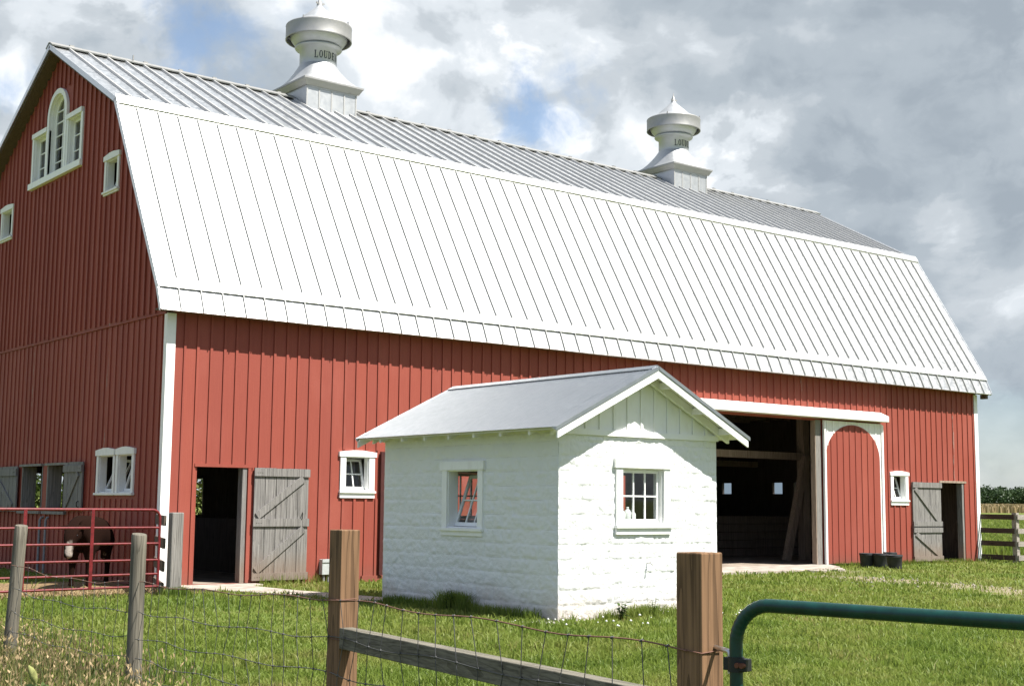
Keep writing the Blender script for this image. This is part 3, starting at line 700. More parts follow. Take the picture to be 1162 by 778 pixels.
# plank doors
def plank_door(T, u0, u1, z0, z1, ledges, braces, label=None, planks=5, n0=.03, th=.035, name='stable_door', mat_='grey_wood', latch=None):
    mb = MB(); step = (u1-u0)/planks
    for i in range(planks):
        a, b2 = u0+i*step+.006, u0+(i+1)*step-.006
        mb.box(a, b2, n0, n0+th+random.uniform(-.003, .003), z0+random.uniform(0, .015), z1-random.uniform(0, .012), T)
    d = mb.build(name, mat_, barn)
    if label: d['label'] = label
    for z, h in ledges:
        q = MB(); q.box(u0-.01, u1+.012, n0+th+.004, n0+th+.032, z-h/2, z+h/2, T)
        for k in range(3):
            c_ = T(u0+.06+.05*k, n0+th+.036, z); q.tube([T(u0+.06+.05*k, n0+th+.03, z), T(u0+.06+.05*k, n0+th+.04, z)], .009, 6)
        q.build('ledge', mat_, d)
    for (ua, za, ub, zb) in braces:
        q = MB(); q.beam(T(ua, n0+th+.018, za), T(ub, n0+th+.018, zb), .135, .028, (Vector(T(ua+(zb-za), 0, za-(ub-ua)))-Vector(T(ua, 0, za)))); q.build('brace', mat_, d)
    if latch:
        q = MB(); lu, lz = latch; q.tube([T(lu, n0+th, lz+.05), T(lu-.02, n0+th+.05, lz+.03), T(lu-.03, n0+th+.05, lz-.05), T(lu, n0+th, lz-.07)], .010, 6); q.build('handle', 'dark_iron', d)
    return d
plank_door(Tf, 1.86, 3.055, .07, 2.225, [(2.14, .15), (1.18, .15), (.15, .14)], [(1.93, 1.30, 2.92, 2.03), (1.93, .26, 2.95, 1.06)],
           'weathered grey plank door swung open beside the left doorway', 5, latch=(2.93, 1.32))
plank_door(Tf, 23.02, 24.42, .05, 2.335, [(2.25, .15), (1.13, .14), (.95, .14), (.13, .14)], [(23.12, 2.15, 24.2, 1.26), (23.12, .85, 24.25, .23)],
           'weathered grey half doors swung open beside the right doorway', 5)
# upper half doors of the gable openings
plank_door(Tg, 7.60, 9.10, 1.30, 2.33, [(2.19, .16)], [(8.9, 2.05, 7.8, 1.42)], 'grey half door folded back at the left stable opening', 6, n0=.056)
plank_door(Tg, 3.66, 4.66, 1.34, 2.36, [(2.22, .14)], [(3.85, 2.12, 4.5, 1.45)], 'grey half door folded back at the right stable opening', 5, n0=.056, latch=(3.8, 1.5))
# door frames
for (u0, u1, z0, z1), m_ in ((DOORL, 'red_front'), (DOORR, 'timber')):
    mb = MB(); mb.box(u0-.06, u1+.13, .003, .04, z1, z1+.06, Tf); mb.build('door_lintel', m_, barn)
    mb = MB(); mb.box(u1-.09, u1-.001, -.16, .02, z0, z1-.001, Tf); mb.build('door_jamb', 'grey_wood', barn)
mb = MB(); mb.box(1.735, 1.80, .003, .05, .05, 2.21, Tf); mb.build('door_post', 'red_front', barn)
for (u0, u1, z0, z1) in (HD1, HD2):
    mb = MB(); mb.box(u1-.06, u1-.001, -.30, .01, z0, z1, Tg); mb.box(u0+.001, u0+.04, -.14, .01, z0, z1, Tg); mb.box(u0-.03, u1+.03, .003, .07, z1, z1+.05, Tg); mb.box(u0-.05, u1+.05, .003, .08, z0-.06, z0, Tg)
    mb.build('opening_frame', 'grey_wood_plain', barn)

# sliding door with red arch panel, its track board
def sliding_door(u0, u1):
    mb = MB(); a0, a1 = u0+.07, u1-.15 if u0 > 15 else u1-.15
    aw_ = (a1-a0)/2; c_ = (a0+a1)/2; spring = 3.90-aw_*.82-.03
    n = int((u1-u0)/.28)
    mb.box(u0, u1, .06, .095, .06, 3.93, Tf)
    d = mb.build('sliding_door', 'old_white', barn)
    # the red field under the arch
    q = MB(); arc = [(c_+aw_*math.cos(t_), spring+aw_*.80*math.sin(t_)) for t_ in np.linspace(0, math.pi, 29)]
    q.prism([(a0, .07), (a1, .07)] + arc, Tf, .0955, .105)
    k = a0+.24
    while k < a1-.1:
        zt = spring+aw_*.80*math.sqrt(max(0, 1-((k-c_)/aw_)**2))-.03
        q.box(k-.03, k+.03, .1055, .124, .08, zt, Tf); k += .268
    q.build('red_panel', 'red_front', d)
    q = MB()
    for a, b2, zz in ((u0-.005, u0+.065, .0), (u1-.075, u1+.01, .25)): q.box(a, b2, .0956, .13, .04+zz, 3.9, Tf)
    k = u0+.15
    while k < u1-.1:
        zt = spring+aw_*.80*math.sqrt(max(0, 1-((k-c_)/aw_)**2))+.02 if abs(k-c_) < aw_ else .1
        q.box(k-.018, k+.018, .0957, .112, max(zt, .1), 3.92, Tf); k += .268
    q.build('white_trim', 'white_paint', d)
sliding_door(18.99, 21.60); sliding_door(10.55, 13.05)
mb = MB(); mb.hexa([(10.3, -.30, 3.98), (21.66, -.30, 3.98), (21.66, -.003, 3.98), (10.3, -.003, 3.98), (10.3, -.30, 4.14), (21.66, -.30, 4.14), (21.66, -.003, 4.27), (10.3, -.003, 4.27)])
mb.build('track_cover', 'old_white', barn, bevel=.012)
for xa_, xb_ in ((18.715, 18.739), (13.101, 13.125)):
    mb = MB(); mb.box(xa_, xb_, -.135, .02, .06, 3.92, Tf); mb.build('door_jamb', 'timber', barn)
for xa_, xb_ in ((18.741, 18.96), (13.08, 13.099)):
    mb = MB(); mb.box(xa_, xb_, .003, .022, .06, 3.93, Tf); mb.build('doorway_post', 'grey_wood_plain', barn)

# interior: floor, loft, frame, partitions
mb = MB(); mb.box(.13, BARN_L-.13, .125, 2*WH-.13, -.05, .03); mb.build('barn_floor', 'dirt_floor', barn)
mb = MB(); mb.box(.13, BARN_L-.13, .125, 2*WH-.13, 4.75, 4.87); mb.build('loft_floor', 'dark_wood', barn)
mb = MB()
for px in (8.3, 13.0, 17.2, 21.35):
    mb.box(px-.13, px+.13, 2.42, 2.68, .03, 4.75); mb.box(px-.12, px+.12, 8.6, 8.84, .03, 4.75)
mb.box(13.13, 26.3, 2.45, 2.65, 2.96, 3.16)
mb.box(8.43, 26.3, 8.62, 8.82, 2.96, 3.16)
for px in (9.5, 15.0, 19.0, 23.5): mb.box(px-.06, px+.06, 8.64, 8.8, .03, 2.96)
mb.beam((21.27, 2.40, 3.05), (20.30, 2.36, .02), .22, .16, (1, 0, 0))
mb.beam((13.2, 2.40, 3.05), (14.2, 2.36, .02), .22, .16, (1, 0, 0))
for k in range(13): mb.box(.13, BARN_L-.13, .9+k*.9, 1.0+k*.9, 4.55, 4.748)
mb.build('timber_frame', 'timber', barn)
parts_ = [[(17.0, 26.2, 5.30, 5.34, .05+k*.25, .28+k*.25) for k in range(5)], [(23.1, 23.14, 5.4, 12.3, .05+k*.25, .28+k*.25) for k in range(5)],
          [(8.0, 8.06, .3, 5.0, .03, 2.4)], [(3.4, 3.46, 2.5, 12.2, .03, 1.2)]]
for pp in parts_:
    mb = MB()
    for b_ in pp: mb.box(*b_)
    mb.build('stall_partition', 'dark_wood', barn)
for x0_, n_ in ((1.25, 8), (6.5, 2)):
    mb = MB(); mb.box(x0_-.05, x0_+.3*n_, 2*WH-.2, 2*WH-.15, 1.14, 1.2)
    for k in range(n_): mb.box(x0_+k*.3, x0_+.04+k*.3, 2*WH-.2, 2*WH-.14, 1.2, 2.3)
    mb.build('window_bars', 'dark_wood', barn)

# ventilators on the ridge
def letters():
    # strokes on a 0..1 x 0..1 cell: rectangles (x0,x1,y0,y1) and the bowls of O, U, D
    q = {}
    q['L'] = [(.12, .36, 0, 1), (.02, .48, .9, 1), (.02, .92, 0, .1), (.82, .92, 0, .32)]
    q['E'] = [(.12, .36, 0, 1), (.02, .9, .9, 1), (.02, .92, 0, .1), (.36, .66, .46, .55), (.82, .92, 0, .3), (.80, .9, .72, 1), (.60, .68, .36, .66)]
    q['N'] = [(.10, .2, 0, 1), (.80, .9, 0, 1), (.0, .36, .9, 1), (.66, 1, .9, 1), (.0, .32, 0, .1), ('d', .14, 1, .86, 0, .24)]
    q['O'] = [('o', .5, .5, .46, .5)]; q['D'] = [(.12, .34, 0, 1), (.02, .3, .9, 1), (.02, .3, 0, .1), ('b', .34, .5, .58, .5)]
    q['U'] = [(.08, .32, .25, 1), (.76, .86, .25, 1), (.0, .42, .9, 1), (.64, 1, .9, 1), ('u', .47, .25, .39, .25)]
    return q
LET = letters()
def ventilator(cx_):
    c = (cx_, WH, 0); bw = .735
    mb = MB()
    mb.box(cx_-bw, cx_+bw, WH-bw, WH+bw, 11.0, 12.02)
    for s_ in (-1, 1):
        mb.cur = 1
        for k in range(5):
            t_ = -bw+2*bw*k/4; t_ = max(-bw+.015, min(bw-.015, t_))
            y_ = WH+s_*bw; y0, y1 = sorted((y_-.0, y_+s_*.012)); mb.box(cx_+t_-.018, cx_+t_+.018, y0+.0005*s_, y1, 11.05, 11.97)
        mb.cur = 0
        y_ = WH+s_*bw; y0, y1 = sorted((y_, y_+s_*.02)); mb.box(cx_-bw, cx_+bw, y0, y1, 11.972, 12.01)
    root = mb.build('ventilator', 'vent_metal', barn, extra=('seam_metal',))
    mb = MB(); fh = .86
    mb.hexa([(cx_-.78, WH-.78, 12.0), (cx_+.78, WH-.78, 12.0), (cx_+.78, WH+.78, 12.0), (cx_-.78, WH+.78, 12.0), (cx_-fh, WH-fh, 12.14), (cx_+fh, WH-fh, 12.14), (cx_+fh, WH+fh, 12.14), (cx_-fh, WH+fh, 12.14)])
    mb.box(cx_-fh-.015, cx_+fh+.015, WH-fh-.015, WH+fh+.015, 12.141, 12.185)
    mb.build('cornice', 'vent_dull', root)
    mb = MB(); n = 48; rings = []
    for k in range(13):
        t_ = k/12; z = 12.186+(12.80-12.186)*t_
        half = .86-(.86-.48)*(t_**.82); ex = t_**.7
        ring = []
        for j in range(n):
            a = 2*math.pi*(j+.5)/n; ca, sa = math.cos(a), math.sin(a); sq = 1/max(abs(ca), abs(sa))
            r_ = half*(sq*(1-ex)+ex); ring.append((cx_+r_*ca, WH+r_*sa, z))
        rings += ring
    mb.add(rings, [(i*n+j, i*n+(j+1) % n, (i+1)*n+(j+1) % n, (i+1)*n+j) for i in range(12) for j in range(n)], True)
    mb.build('flared_base', 'vent_metal', root)
    mb = MB(); mb.lathe(c, [(.48, 12.78), (.48, 13.22), (.595, 13.235), (.615, 13.265), (.60, 13.30), (.54, 13.31)], 48); mb.build('neck', 'vent_metal', root)
    mb = MB(); mb.lathe(c, [(.54, 13.29), (.60, 13.33), (.66, 13.40), (.73, 13.50), (.765, 13.60), (.70, 13.64)], 48)
    for k in range(6):
        a = k*math.pi/3+.3; mb.beam((cx_+.72*math.cos(a), WH+.72*math.sin(a), 13.58), (cx_+.842*math.cos(a), WH+.842*math.sin(a), 13.58), .04, .03)
    mb.build('bowl', 'vent_metal', root)
    mb = MB(); mb.lathe(c, [(.835, 13.47), (.852, 13.462), (.862, 13.475), (.855, 13.50), (.853, 13.80), (.860, 13.825), (.853, 13.85), (.835, 13.845), (.832, 13.48), (.835, 13.47)], 56)
    for k in range(4):
        a = k*math.pi/2+.55; p = (cx_+.842*math.cos(a), WH+.842*math.sin(a)); mb.tube([(p[0], p[1], 13.84), (p[0], p[1], 13.91)], .02, 6)
    mb.build('hood_band', 'vent_dull', root)
    mb = MB(); mb.lathe(c, [(.82, 13.80), (.80, 13.86), (.62, 13.95), (.50, 14.03), (.485, 14.055), (.30, 14.22), (.16, 14.345), (.085, 14.42), (.07, 14.455)], 48); mb.build('hood', 'vent_metal', root)
    mb = MB(); mb.lathe(c, [(.085, 14.40), (.07, 14.50), (.042, 14.58), (.018, 14.66), (.006, 14.75)], 12)
    for sx in (-1, 1): mb.beam((cx_, WH, 14.46), (cx_+sx*.12, WH-.03, 14.52), .02, .045)
    mb.build('finial', 'vent_dull', root)
    # stencilled name round the neck
    mb = MB(); rr = .4835; H = .20; W_ = .102; gap = .020; word = 'LOUDEN'; tot = 6*W_+5*gap; z0 = 12.895
    def Tc(x, z, lift=0):
        a = -math.pi/2 + (x-tot/2)/rr; return (cx_+(rr+lift)*math.cos(a), WH+(rr+lift)*math.sin(a), z)
    def quad(x0, x1, y0, y1, ox):
        k = 3
        for i in range(k):
            xa, xb = x0+(x1-x0)*i/k, x0+(x1-x0)*(i+1)/k
            mb.add([Tc(ox+xa*W_, z0+y0*H), Tc(ox+xb*W_, z0+y0*H), Tc(ox+xb*W_, z0+y1*H), Tc(ox+xa*W_, z0+y1*H)], [(0, 1, 2, 3)])
    def ringp(cx0, cy0, rx, ry, a0, a1, ox, tx=.24, ty=.1):
        k = 18
        for i in range(k):
            p, q2 = a0+(a1-a0)*i/k, a0+(a1-a0)*(i+1)/k
            o = [(cx0+rx*math.cos(p), cy0+ry*math.sin(p)), (cx0+rx*math.cos(q2), cy0+ry*math.sin(q2)), (cx0+(rx-tx)*math.cos(q2), cy0+(ry-ty)*math.sin(q2)), (cx0+(rx-tx)*math.cos(p), cy0+(ry-ty)*math.sin(p))]
            mb.add([Tc(ox+x*W_, z0+y*H) for x, y in o], [(0, 1, 2, 3)])
    for i, chh in enumerate(word):
        ox = i*(W_+gap)
        for st in LET[chh]:
            if st[0] == 'o': ringp(*st[1:], 0, 2*math.pi, ox)
            elif st[0] == 'b': ringp(*st[1:], -math.pi/2, math.pi/2, ox)
            elif st[0] == 'u': ringp(*st[1:], math.pi, 2*math.pi, ox, .2, .1)
            elif st[0] == 'd':
                _, xa, ya, xb, yb, wd = st
                mb.add([Tc(ox+x*W_, z0+y*H) for x, y in ((xa-wd/2, ya), (xa+wd/2, ya), (xb+wd/2, yb), (xb-wd/2, yb))], [(0, 1, 2, 3)])
            else: quad(*st, ox)
    mb.build('lettering', 'stencil_black', root)
ventilator(6.66); ventilator(19.74)

# utility box, pipes and a dark red strip on the barn
mb = MB(); mb.box(3.36, 3.60, .026, .15, .16, .46, Tf); eb = mb.build('utility_box', 'grey_box', barn, bevel=.008)
mb = MB(); mb.tube([(3.43, -.09, .16), (3.43, -.09, -.03)], .028, 8); mb.tube([(3.54, -.09, .16), (3.54, -.09, -.03)], .034, 8); mb.build('conduit', 'pipe_white', eb)
mb = MB(); mb.box(3.355, 3.605, .151, .165, .40, .465, Tf); mb.build('lid', 'grey_box', eb)
mb = MB(); mb.box(4.735, 4.83, .026, .085, .12, 2.62, Tf); mb.build('dark_strip', 'dark_red', barn)
for yy in (5.65, 6.01): mb = MB(); mb.tube([(-.08, yy, 0), (-.08, yy, 1.14), (-.05, yy, 1.19), (.0, yy, 1.2)], .028, 8); mb.build('pipe', 'pipe_white', barn)

# ------------------------------------------------------------------ milk house (shed)
SX0, SX1, SY0, SY1, SH = 1.545, 4.686, -9.394, -5.08, 2.55
shed = thing('milk_house', (SX0, SY0, 0), 'small white painted block shed with grey metal gable roof in front of barn', 'shed')
def vnoise(a, b, seed): return mnoise.noise(Vector((a, b, seed)))
def block_wall(T, u0, u1, z0, z1, op, res, seed, rev=False):
    nu = int((u1-u0)/res); us = sorted({round(x, 4) for x in list(np.linspace(u0, u1, nu+1)) + [op[0], op[1]]}); nz = int((z1-z0)/res)
    zs = sorted({round(x, 4) for x in list(np.linspace(z0, z1, nz+1)) + [op[2], op[3]]})
    def disp(u, z):
        c_ = z/.2032; r_ = int(math.floor(c_)); fz = c_-r_; fu = (u-u0)/.4064 + (.5 if r_ % 2 else 0); bi = math.floor(fu); fu -= bi
        ez = min(fz, 1-fz)*.2032; eu = min(fu, 1-fu)*.4064; e_ = min(ez, eu*1.3)
        face = min(1, e_/.030)
        bseed = seed+bi*3.7+r_*7.1
        d = (.009+.007*vnoise(bseed*1.3, .5, 3.3))*face + (.3+.7*face)*(.009*vnoise(u*5, z*7, bseed) + .010*vnoise(u*12, z*14, bseed+5) + .006*vnoise(u*27, z*30, bseed)) + .003*vnoise(u*20, z*20, 2)
        ed = min(u-u0, u1-u)
        return max(-.004, d)*min(1, .25+ed/.035) if ed < .03 else max(-.004, d)
    mb = MB(); ny, nx = len(zs), len(us)
    def hid(u, z): return op[0]-.02 < u < op[1]+.02 and op[2]-.02 < z < op[3]+.02
    V = [T(u, (0.0 if hid(u, z) else disp(u, z)), z) for z in zs for u in us]
    F = []
    for i in range(ny-1):
        for j in range(nx-1):
            um, zm = (us[j]+us[j+1])/2, (zs[i]+zs[i+1])/2
            if op[0] < um < op[1] and op[2] < zm < op[3]: continue
            F.append((i*nx+j, i*nx+j+1, (i+1)*nx+j+1, (i+1)*nx+j))
    mb.add(V, F, True)
    return mb
Ts = {'front': lambda u, n, z: (u, SY0-n, z), 'left': lambda u, n, z: (SX0-n, u, z), 'back': lambda u, n, z: (u, SY1+n, z), 'right': lambda u, n, z: (SX1+n, u, z)}
SWF = (2.72, 3.545, 1.29, 2.10); SWL = (-7.60, -6.83, 1.21, 2.07)
for nm, op, a, b2, res in (('front', SWF, SX0, SX1, .017), ('left', SWL, SY0, SY1, .02), ('back', SWF, SX0, SX1, .05), ('right', SWL, SY0, SY1, .05)):
    mb = block_wall(Ts[nm], a, b2, -.06, SH, op, res, 11*len(nm))
    wo = mb.build('block_wall', 'block_paint', shed)
    T_ = Ts[nm]
    # inner leaf so that the wall has thickness
    q = wall(lambda u, n, z: T_(u, n-.17, z), strips(a+.17, b2-.17, [op]), rect_gaps([op]), lambda u: SH, 0, .02); q.build('inner_wall', 'interior_wall', shed, extra=('interior_wall',))
    if nm in ('front', 'back'): window(shed, T_, *op, side=.125, head=.13, sill=.13, crown='flat', cols=3, rows=2, depth=.07, wallt=.17, proud=.04)
    else: window(shed, T_, *op, side=.12, head=.13, sill=.11, crown='flat', cols=3, rows=2, depth=.12, tilt=R(20), wallt=.17, proud=.03)
mb = MB(); mb.box(SX0+.19, SX1-.19, SY0+.19, SY1-.19, .0, .05); mb.build('shed_floor', 'concrete', shed)
mb = MB(); mb.box(SX0+.02, SX1-.02, SY0+.03, SY1-.03, SH-.05, SH-.003); mb.build('ceiling', 'dark_wood', shed)
RX, RZ, EX, EZ = (SX0+SX1)/2, 3.545, SX0-.345, 2.605
RY0, RY1 = SY0-.36, SY1+.33
srz = lambda x: RZ-(RZ-EZ)*abs(x-RX)/(RX-EX)
# board-and-batten gables
for y_, s_ in ((SY0, 1), (SY1, -1)):
    T_ = (lambda u, n, z: (u, SY0-n, z)) if s_ == 1 else (lambda u, n, z: (u, SY1+n, z))
    mb = MB(); mb.prism([(SX0+.002, SH+.001), (SX1-.002, SH+.001), (SX1-.002, srz(SX1)-.07), (RX, RZ-.07), (SX0+.002, srz(SX0)-.07)], T_, -.05, .012)
    mb.box(SX0-.01, SX1+.01, .013, .045, SH-.01, SH+.075, T_)
    k = RX-.012
    for i in range(-6, 7):
        u = RX-.012+i*.268
        if SX0+.05 < u < SX1-.05:
            mb.box(u-.024, u+.024, .0125, .032, SH+.076, srz(u)-.10, T_)
    gb = mb.build('gable_boards', 'white_paint', shed)
    if s_ == 1:
        q = MB(); q.tube([T_(RX-.04, .012, 3.29), T_(RX-.04, .04, 3.29)], .045, 14); q.build('vent_pipe', 'dark_iron', gb)
# roof sheets with small ribs
mb = MB()
for s_ in (-1, 1):
    n = 0; y = RY0; 
    X_ = lambda d: RX+s_*d
    sl = math.hypot(RX-EX, RZ-EZ); tx, tz = (RX-EX)/sl, -(RZ-EZ)/sl
    nx_, nz_ = -tz, tx
    def P_(d, o): return (RX+s_*(tx*d+nx_*o), RZ+tz*d+nz_*o)
    ys_ = np.linspace(RY0, RY1, 341); prof = [.006*max(0, math.cos(2*math.pi*(y_-RY0)/.0676)) for y_ in ys_]
    V = []; 
    for d in (0, sl):
        for y_, h_ in zip(ys_, prof): a, b2 = P_(d, h_); V.append((a, y_, b2))
    k = len(ys_); mb.add(V, [(i, i+1, k+i+1, k+i) for i in range(k-1)], True)
    a, b2 = P_(0, -.002), P_(sl, -.002); c1, c2 = P_(0, -.014), P_(sl, -.014)
    mb.add([(a[0], RY0, a[1]), (b2[0], RY0, b2[1]), (c2[0], RY0, c2[1]), (c1[0], RY0, c1[1]), (a[0], RY1, a[1]), (b2[0], RY1, b2[1]), (c2[0], RY1, c2[1]), (c1[0], RY1, c1[1])],
           [(0, 1, 2, 3), (7, 6, 5, 4), (1, 5, 6, 2), (3, 2, 6, 7)])
    # edge trim of bent metal along the front rake
    for yy in (RY0-.012, RY1-.03): 
        a, b2 = P_(-.0, .008), P_(sl+.01, .008)
        mb.hexa([(a[0], yy, a[1]-.055), (b2[0], yy, b2[1]-.055), (b2[0], yy+.09 if yy < -7 else yy+.042, b2[1]-.055+.04), (a[0], yy+.09 if yy < -7 else yy+.042, a[1]-.055+.04), (a[0], yy, a[1]), (b2[0], yy, b2[1]), (b2[0], yy+.09 if yy < -7 else yy+.042, b2[1]+.004), (a[0], yy+.09 if yy < -7 else yy+.042, a[1]+.004)])
sr = mb.build('roof', 'shed_roof_metal', shed)
q = MB()
for s_ in (-1, 1):
    q.hexa([(RX, RY0+.02, RZ+.014), (RX+s_*.11, RY0+.02, RZ-.04), (RX+s_*.11, RY1-.01, RZ-.04), (RX, RY1-.01, RZ+.014), (RX, RY0+.02, RZ+.026), (RX+s_*.11, RY0+.02, RZ-.03), (RX+s_*.11, RY1-.01, RZ-.03), (RX, RY1-.01, RZ+.026)])
q.build('ridge_cap', 'shed_roof_metal', sr)
# rake boards, sheathing, rafter tails, lookouts
mb = MB()
for s_ in (-1, 1):
    a = (RX, RZ-.05); b2 = (RX+s_*(RX-EX-.02), EZ-.045)
    for y0, y1 in ((RY0+.0, RY0+.028), (RY1-.028, RY1-.0)):
        mb = MB(); xo = s_*.0015; mb.hexa([(a[0]+xo, y0, a[1]-.115), (b2[0], y0, b2[1]-.105), (b2[0], y1, b2[1]-.105), (a[0]+xo, y1, a[1]-.115), (a[0]+xo, y0, a[1]), (b2[0], y0, b2[1]), (b2[0], y1, b2[1]), (a[0]+xo, y1, a[1])]); mb.build('rake_board', 'white_paint', shed)
mb = MB()
for s_ in (-1, 1):
    a = (RX, RZ-.016); b2 = (RX+s_*(RX-EX-.03), EZ-.004)
    mb.hexa([(a[0], RY0+.03, a[1]-.03), (b2[0], RY0+.03, b2[1]-.025), (b2[0], RY1-.03, b2[1]-.025), (a[0], RY1-.03, a[1]-.03), (a[0], RY0+.03, a[1]), (b2[0], RY0+.03, b2[1]), (b2[0], RY1-.03, b2[1]), (a[0], RY1-.03, a[1])])
mb.build('sheathing', 'old_white', shed)
for s_ in (-1, 1):
    q = MB(); xa, xb = sorted((RX+s_*(RX-SX0+.0), RX+s_*(RX-SX0-.03))); q.box(xa, xb, SY0+.02, SY1-.02, SH-.004, srz(SX0)-.049); q.build('frieze_board', 'block_paint', shed)
    for y_ in (-9.10, -8.45, -7.82, -7.20, -6.58, -5.97, -5.36):
        q = MB(); x0 = RX+s_*(RX-SX0-.001); x1 = RX+s_*(RX-EX-.06)
        q.hexa([(x0, y_-.024, srz(x0)-.155), (x1, y_-.024, srz(x1)-.115), (x1, y_+.024, srz(x1)-.115), (x0, y_+.024, srz(x0)-.155), (x0, y_-.024, srz(x0)-.048), (x1, y_-.024, srz(x1)-.034), (x1, y_+.024, srz(x1)-.034), (x0, y_+.024, srz(x0)-.048)])
        q.build('rafter_tail', 'old_white', shed)
    for d in (.30, .98, 1.55):
        x = RX+s_*d; z = srz(x)-.05
        for y0, y1 in ((RY0+.029, SY0-.013), (SY1+.013, RY1-.029)):
            q = MB(); q.box(x-.03, x+.03, y0, y1, z-.10, z-.005); q.build('lookout', 'white_paint', shed)
    for y0, y1 in ((SY0-.10, SY0-.046), (SY1+.046, SY1+.1)):
        q = MB(); xa, xb = RX+s_*.02, RX+s_*(RX-EX-.16)
        q.hexa([(xa, y0, srz(xa)-.17), (xb, y0, srz(xb)-.17), (xb, y1, srz(xb)-.17), (xa, y1, srz(xa)-.17), (xa, y0, srz(xa)-.05), (xb, y0, srz(xb)-.05), (xb, y1, srz(xb)-.05), (xa, y1, srz(xa)-.05)]); q.build('end_rafter', 'white_paint', shed)
mb = MB(); mb.tube([(3.22, SY0+.02, .755), (3.22, SY0-.075, .755), (3.222, SY0-.10, .745)], .009, 8); mb.tube([(3.205, SY0-.07, .768), (3.24, SY0-.07, .768)], .006, 6); mb.tube([(3.222, SY0-.09, .752), (3.226, SY0-.115, .732)], .013, 8)
mb.build('water_spigot', 'steel', shed)

# bottles on the inner sill of the shed window
bg = 'white jugs on the shed window sill'
for (bx, hb, rb, lab) in ((2.850, .21, .052, 'white plastic jug at the left of the shed window sill'), (2.960, .235, .050, 'white plastic jug standing in the middle on the shed window sill'), (3.062, .19, .046, 'short white plastic jug at the right end of the jugs on the shed window sill')):
    t = thing('jug', (bx, SY0+.125, SWF[2]+.02), lab, 'jug', bg)
    q = MB(); q.lathe((bx, SY0+.125, SWF[2]+.021), [(.0, 0), (rb, 0), (rb, hb*.68), (rb*.8, hb*.8), (rb*.35, hb*.88), (rb*.35, hb*.93)], 14); q.build('body', 'white_plastic', t)
    q = MB(); q.lathe((bx, SY0+.125, SWF[2]+.021), [(rb*.42, hb*.93), (rb*.42, hb), (0, hb)], 12); q.build('cap', 'old_white', t)

# ------------------------------------------------------------------ buckets by the barn
bgp = 'black rubber buckets by the barn wall'
for (u, v, r_, hh, tl, lab) in ((984, 643, .195, .37, 0, 'black rubber bucket leftmost in the row against the red arch door'), (999.5, 643.5, .195, .37, 0, 'black rubber bucket in the middle of the row by the barn wall'), (1010, 641.5, .18, .37, .03, 'black rubber bucket set back behind its right neighbour by the barn wall'), (1015.5, 645.5, .20, .37, -.03, 'black rubber bucket nearest the grey half doors')):
    d = CAM + (at(u, v, 1)-CAM)*1.0; ry = at(u, v, 1)-CAM; k = -CAM[2]/ry[2]; p = CAM+ry*k
    if p[1] > -.33: p = CAM+ry*((-.33-CAM[1])/ry[1]); p[2] = 0
    t = thing('bucket', (p[0], p[1], 0), lab, 'bucket', bgp)
    q = MB(); q.lathe((p[0], p[1], 0), [(0, .01), (r_*.86, .01), (r_*.88, .03), (r_, hh-.03), (r_*1.05, hh-.02), (r_*1.05, hh), (r_*.96, hh), (r_*.84, .05), (0, .05)], 26); q.build('tub', 'black_rubber', t)
    q = MB(); q.lathe((p[0], p[1], 0), [(r_*1.0, hh-.055), (r_*1.055, hh-.05), (r_*1.055, hh-.035), (r_*1.02, hh-.03)], 26); q.build('rim', 'black_rubber', t)
    t.rotation_euler.y = tl

# ------------------------------------------------------------------ fence line in front
A5 = R(5)
def sq_post(arris, s_, h, rot, label):
    nl = np.array([-math.cos(rot), -math.sin(rot), 0]); nf = np.array([math.sin(rot), -math.cos(rot), 0])
    c = np.array(arris) - s_/2*nl - s_/2*nf
    t = thing('fence_post', (c[0], c[1], 0), label, 'post', 'sawn fence posts')
    mb = MB(); h2 = s_/2
    for j in range(1): mb.hexa([(c[0]+x, c[1]+y, z) for z in (-.1, h) for x, y in ((-h2, -h2), (h2, -h2), (h2, h2), (-h2, h2))])
    o = mb.build('post', 'post_wood', t, bevel=.006); t.rotation_euler.z = rot
    return t, c
p4, c4 = sq_post(at(796, 626, 5.64), .140, 1.368, R(4), 'tall square sawn post next to the green gate, reddish brown and cleanly cut')
p3, c3 = sq_post(at(388, 600, 8.5), .140, 1.393, R(2), 'square sawn post holding the left end of the horizontal brace rail')
# horizontal brace between them
xa = c3[0]-.07+.045
br = MB(); a = np.array([c3[0]-.022, c3[1]-.075, .725]); b_ = np.array([c4[0]-.022, c4[1]+.075, .705])
br.beam(a, b_, .092, .128, (1, 0, 0)); tag(br.build('brace_rail', 'brace_wood', origin=tuple(a), bevel=.005), 'long grey squared rail spanning between the two sawn fence posts', 'rail')
def round_post(u, vt, vb, d, r_, label, lean=(0, 0)):
    top = at(u, vt, d); bot = at(u, vb, d); x, y = bot[0], bot[1]
    t = thing('round_post', (x, y, 0), label, 'post', 'round fence posts')
    mb = MB(); n = 20; zs = [-.15, .2, .5, .8, 1.0, 1.15, top[2]-.015, top[2]]
    V = []
    for i, z in enumerate(zs):
        rr = r_*(1.04-.05*z) * (.93 if i == len(zs)-1 else 1)
        for j in range(n):
            an = 2*math.pi*j/n; k = rr*(1+.05*vnoise(math.cos(an)*2, math.sin(an)*2, z*1.5+x))
            V.append((x+lean[0]*z+k*math.cos(an), y+lean[1]*z+k*math.sin(an), z+(.01*math.sin(an) if i == len(zs)-1 else 0)))
    mb.add(V, [(i*n+j, i*n+(j+1) % n, (i+1)*n+(j+1) % n, (i+1)*n+j) for i in range(len(zs)-1) for j in range(n)], True)
    mb.add(V[-n:], [tuple(range(n))]); mb.build('pole', 'round_post', t)
    return t, (x, y), top
p2, c2, t2 = round_post(151, 606, 775, 11.5, .066, 'weathered round post between the red gate and the sawn post', (.0, .0))
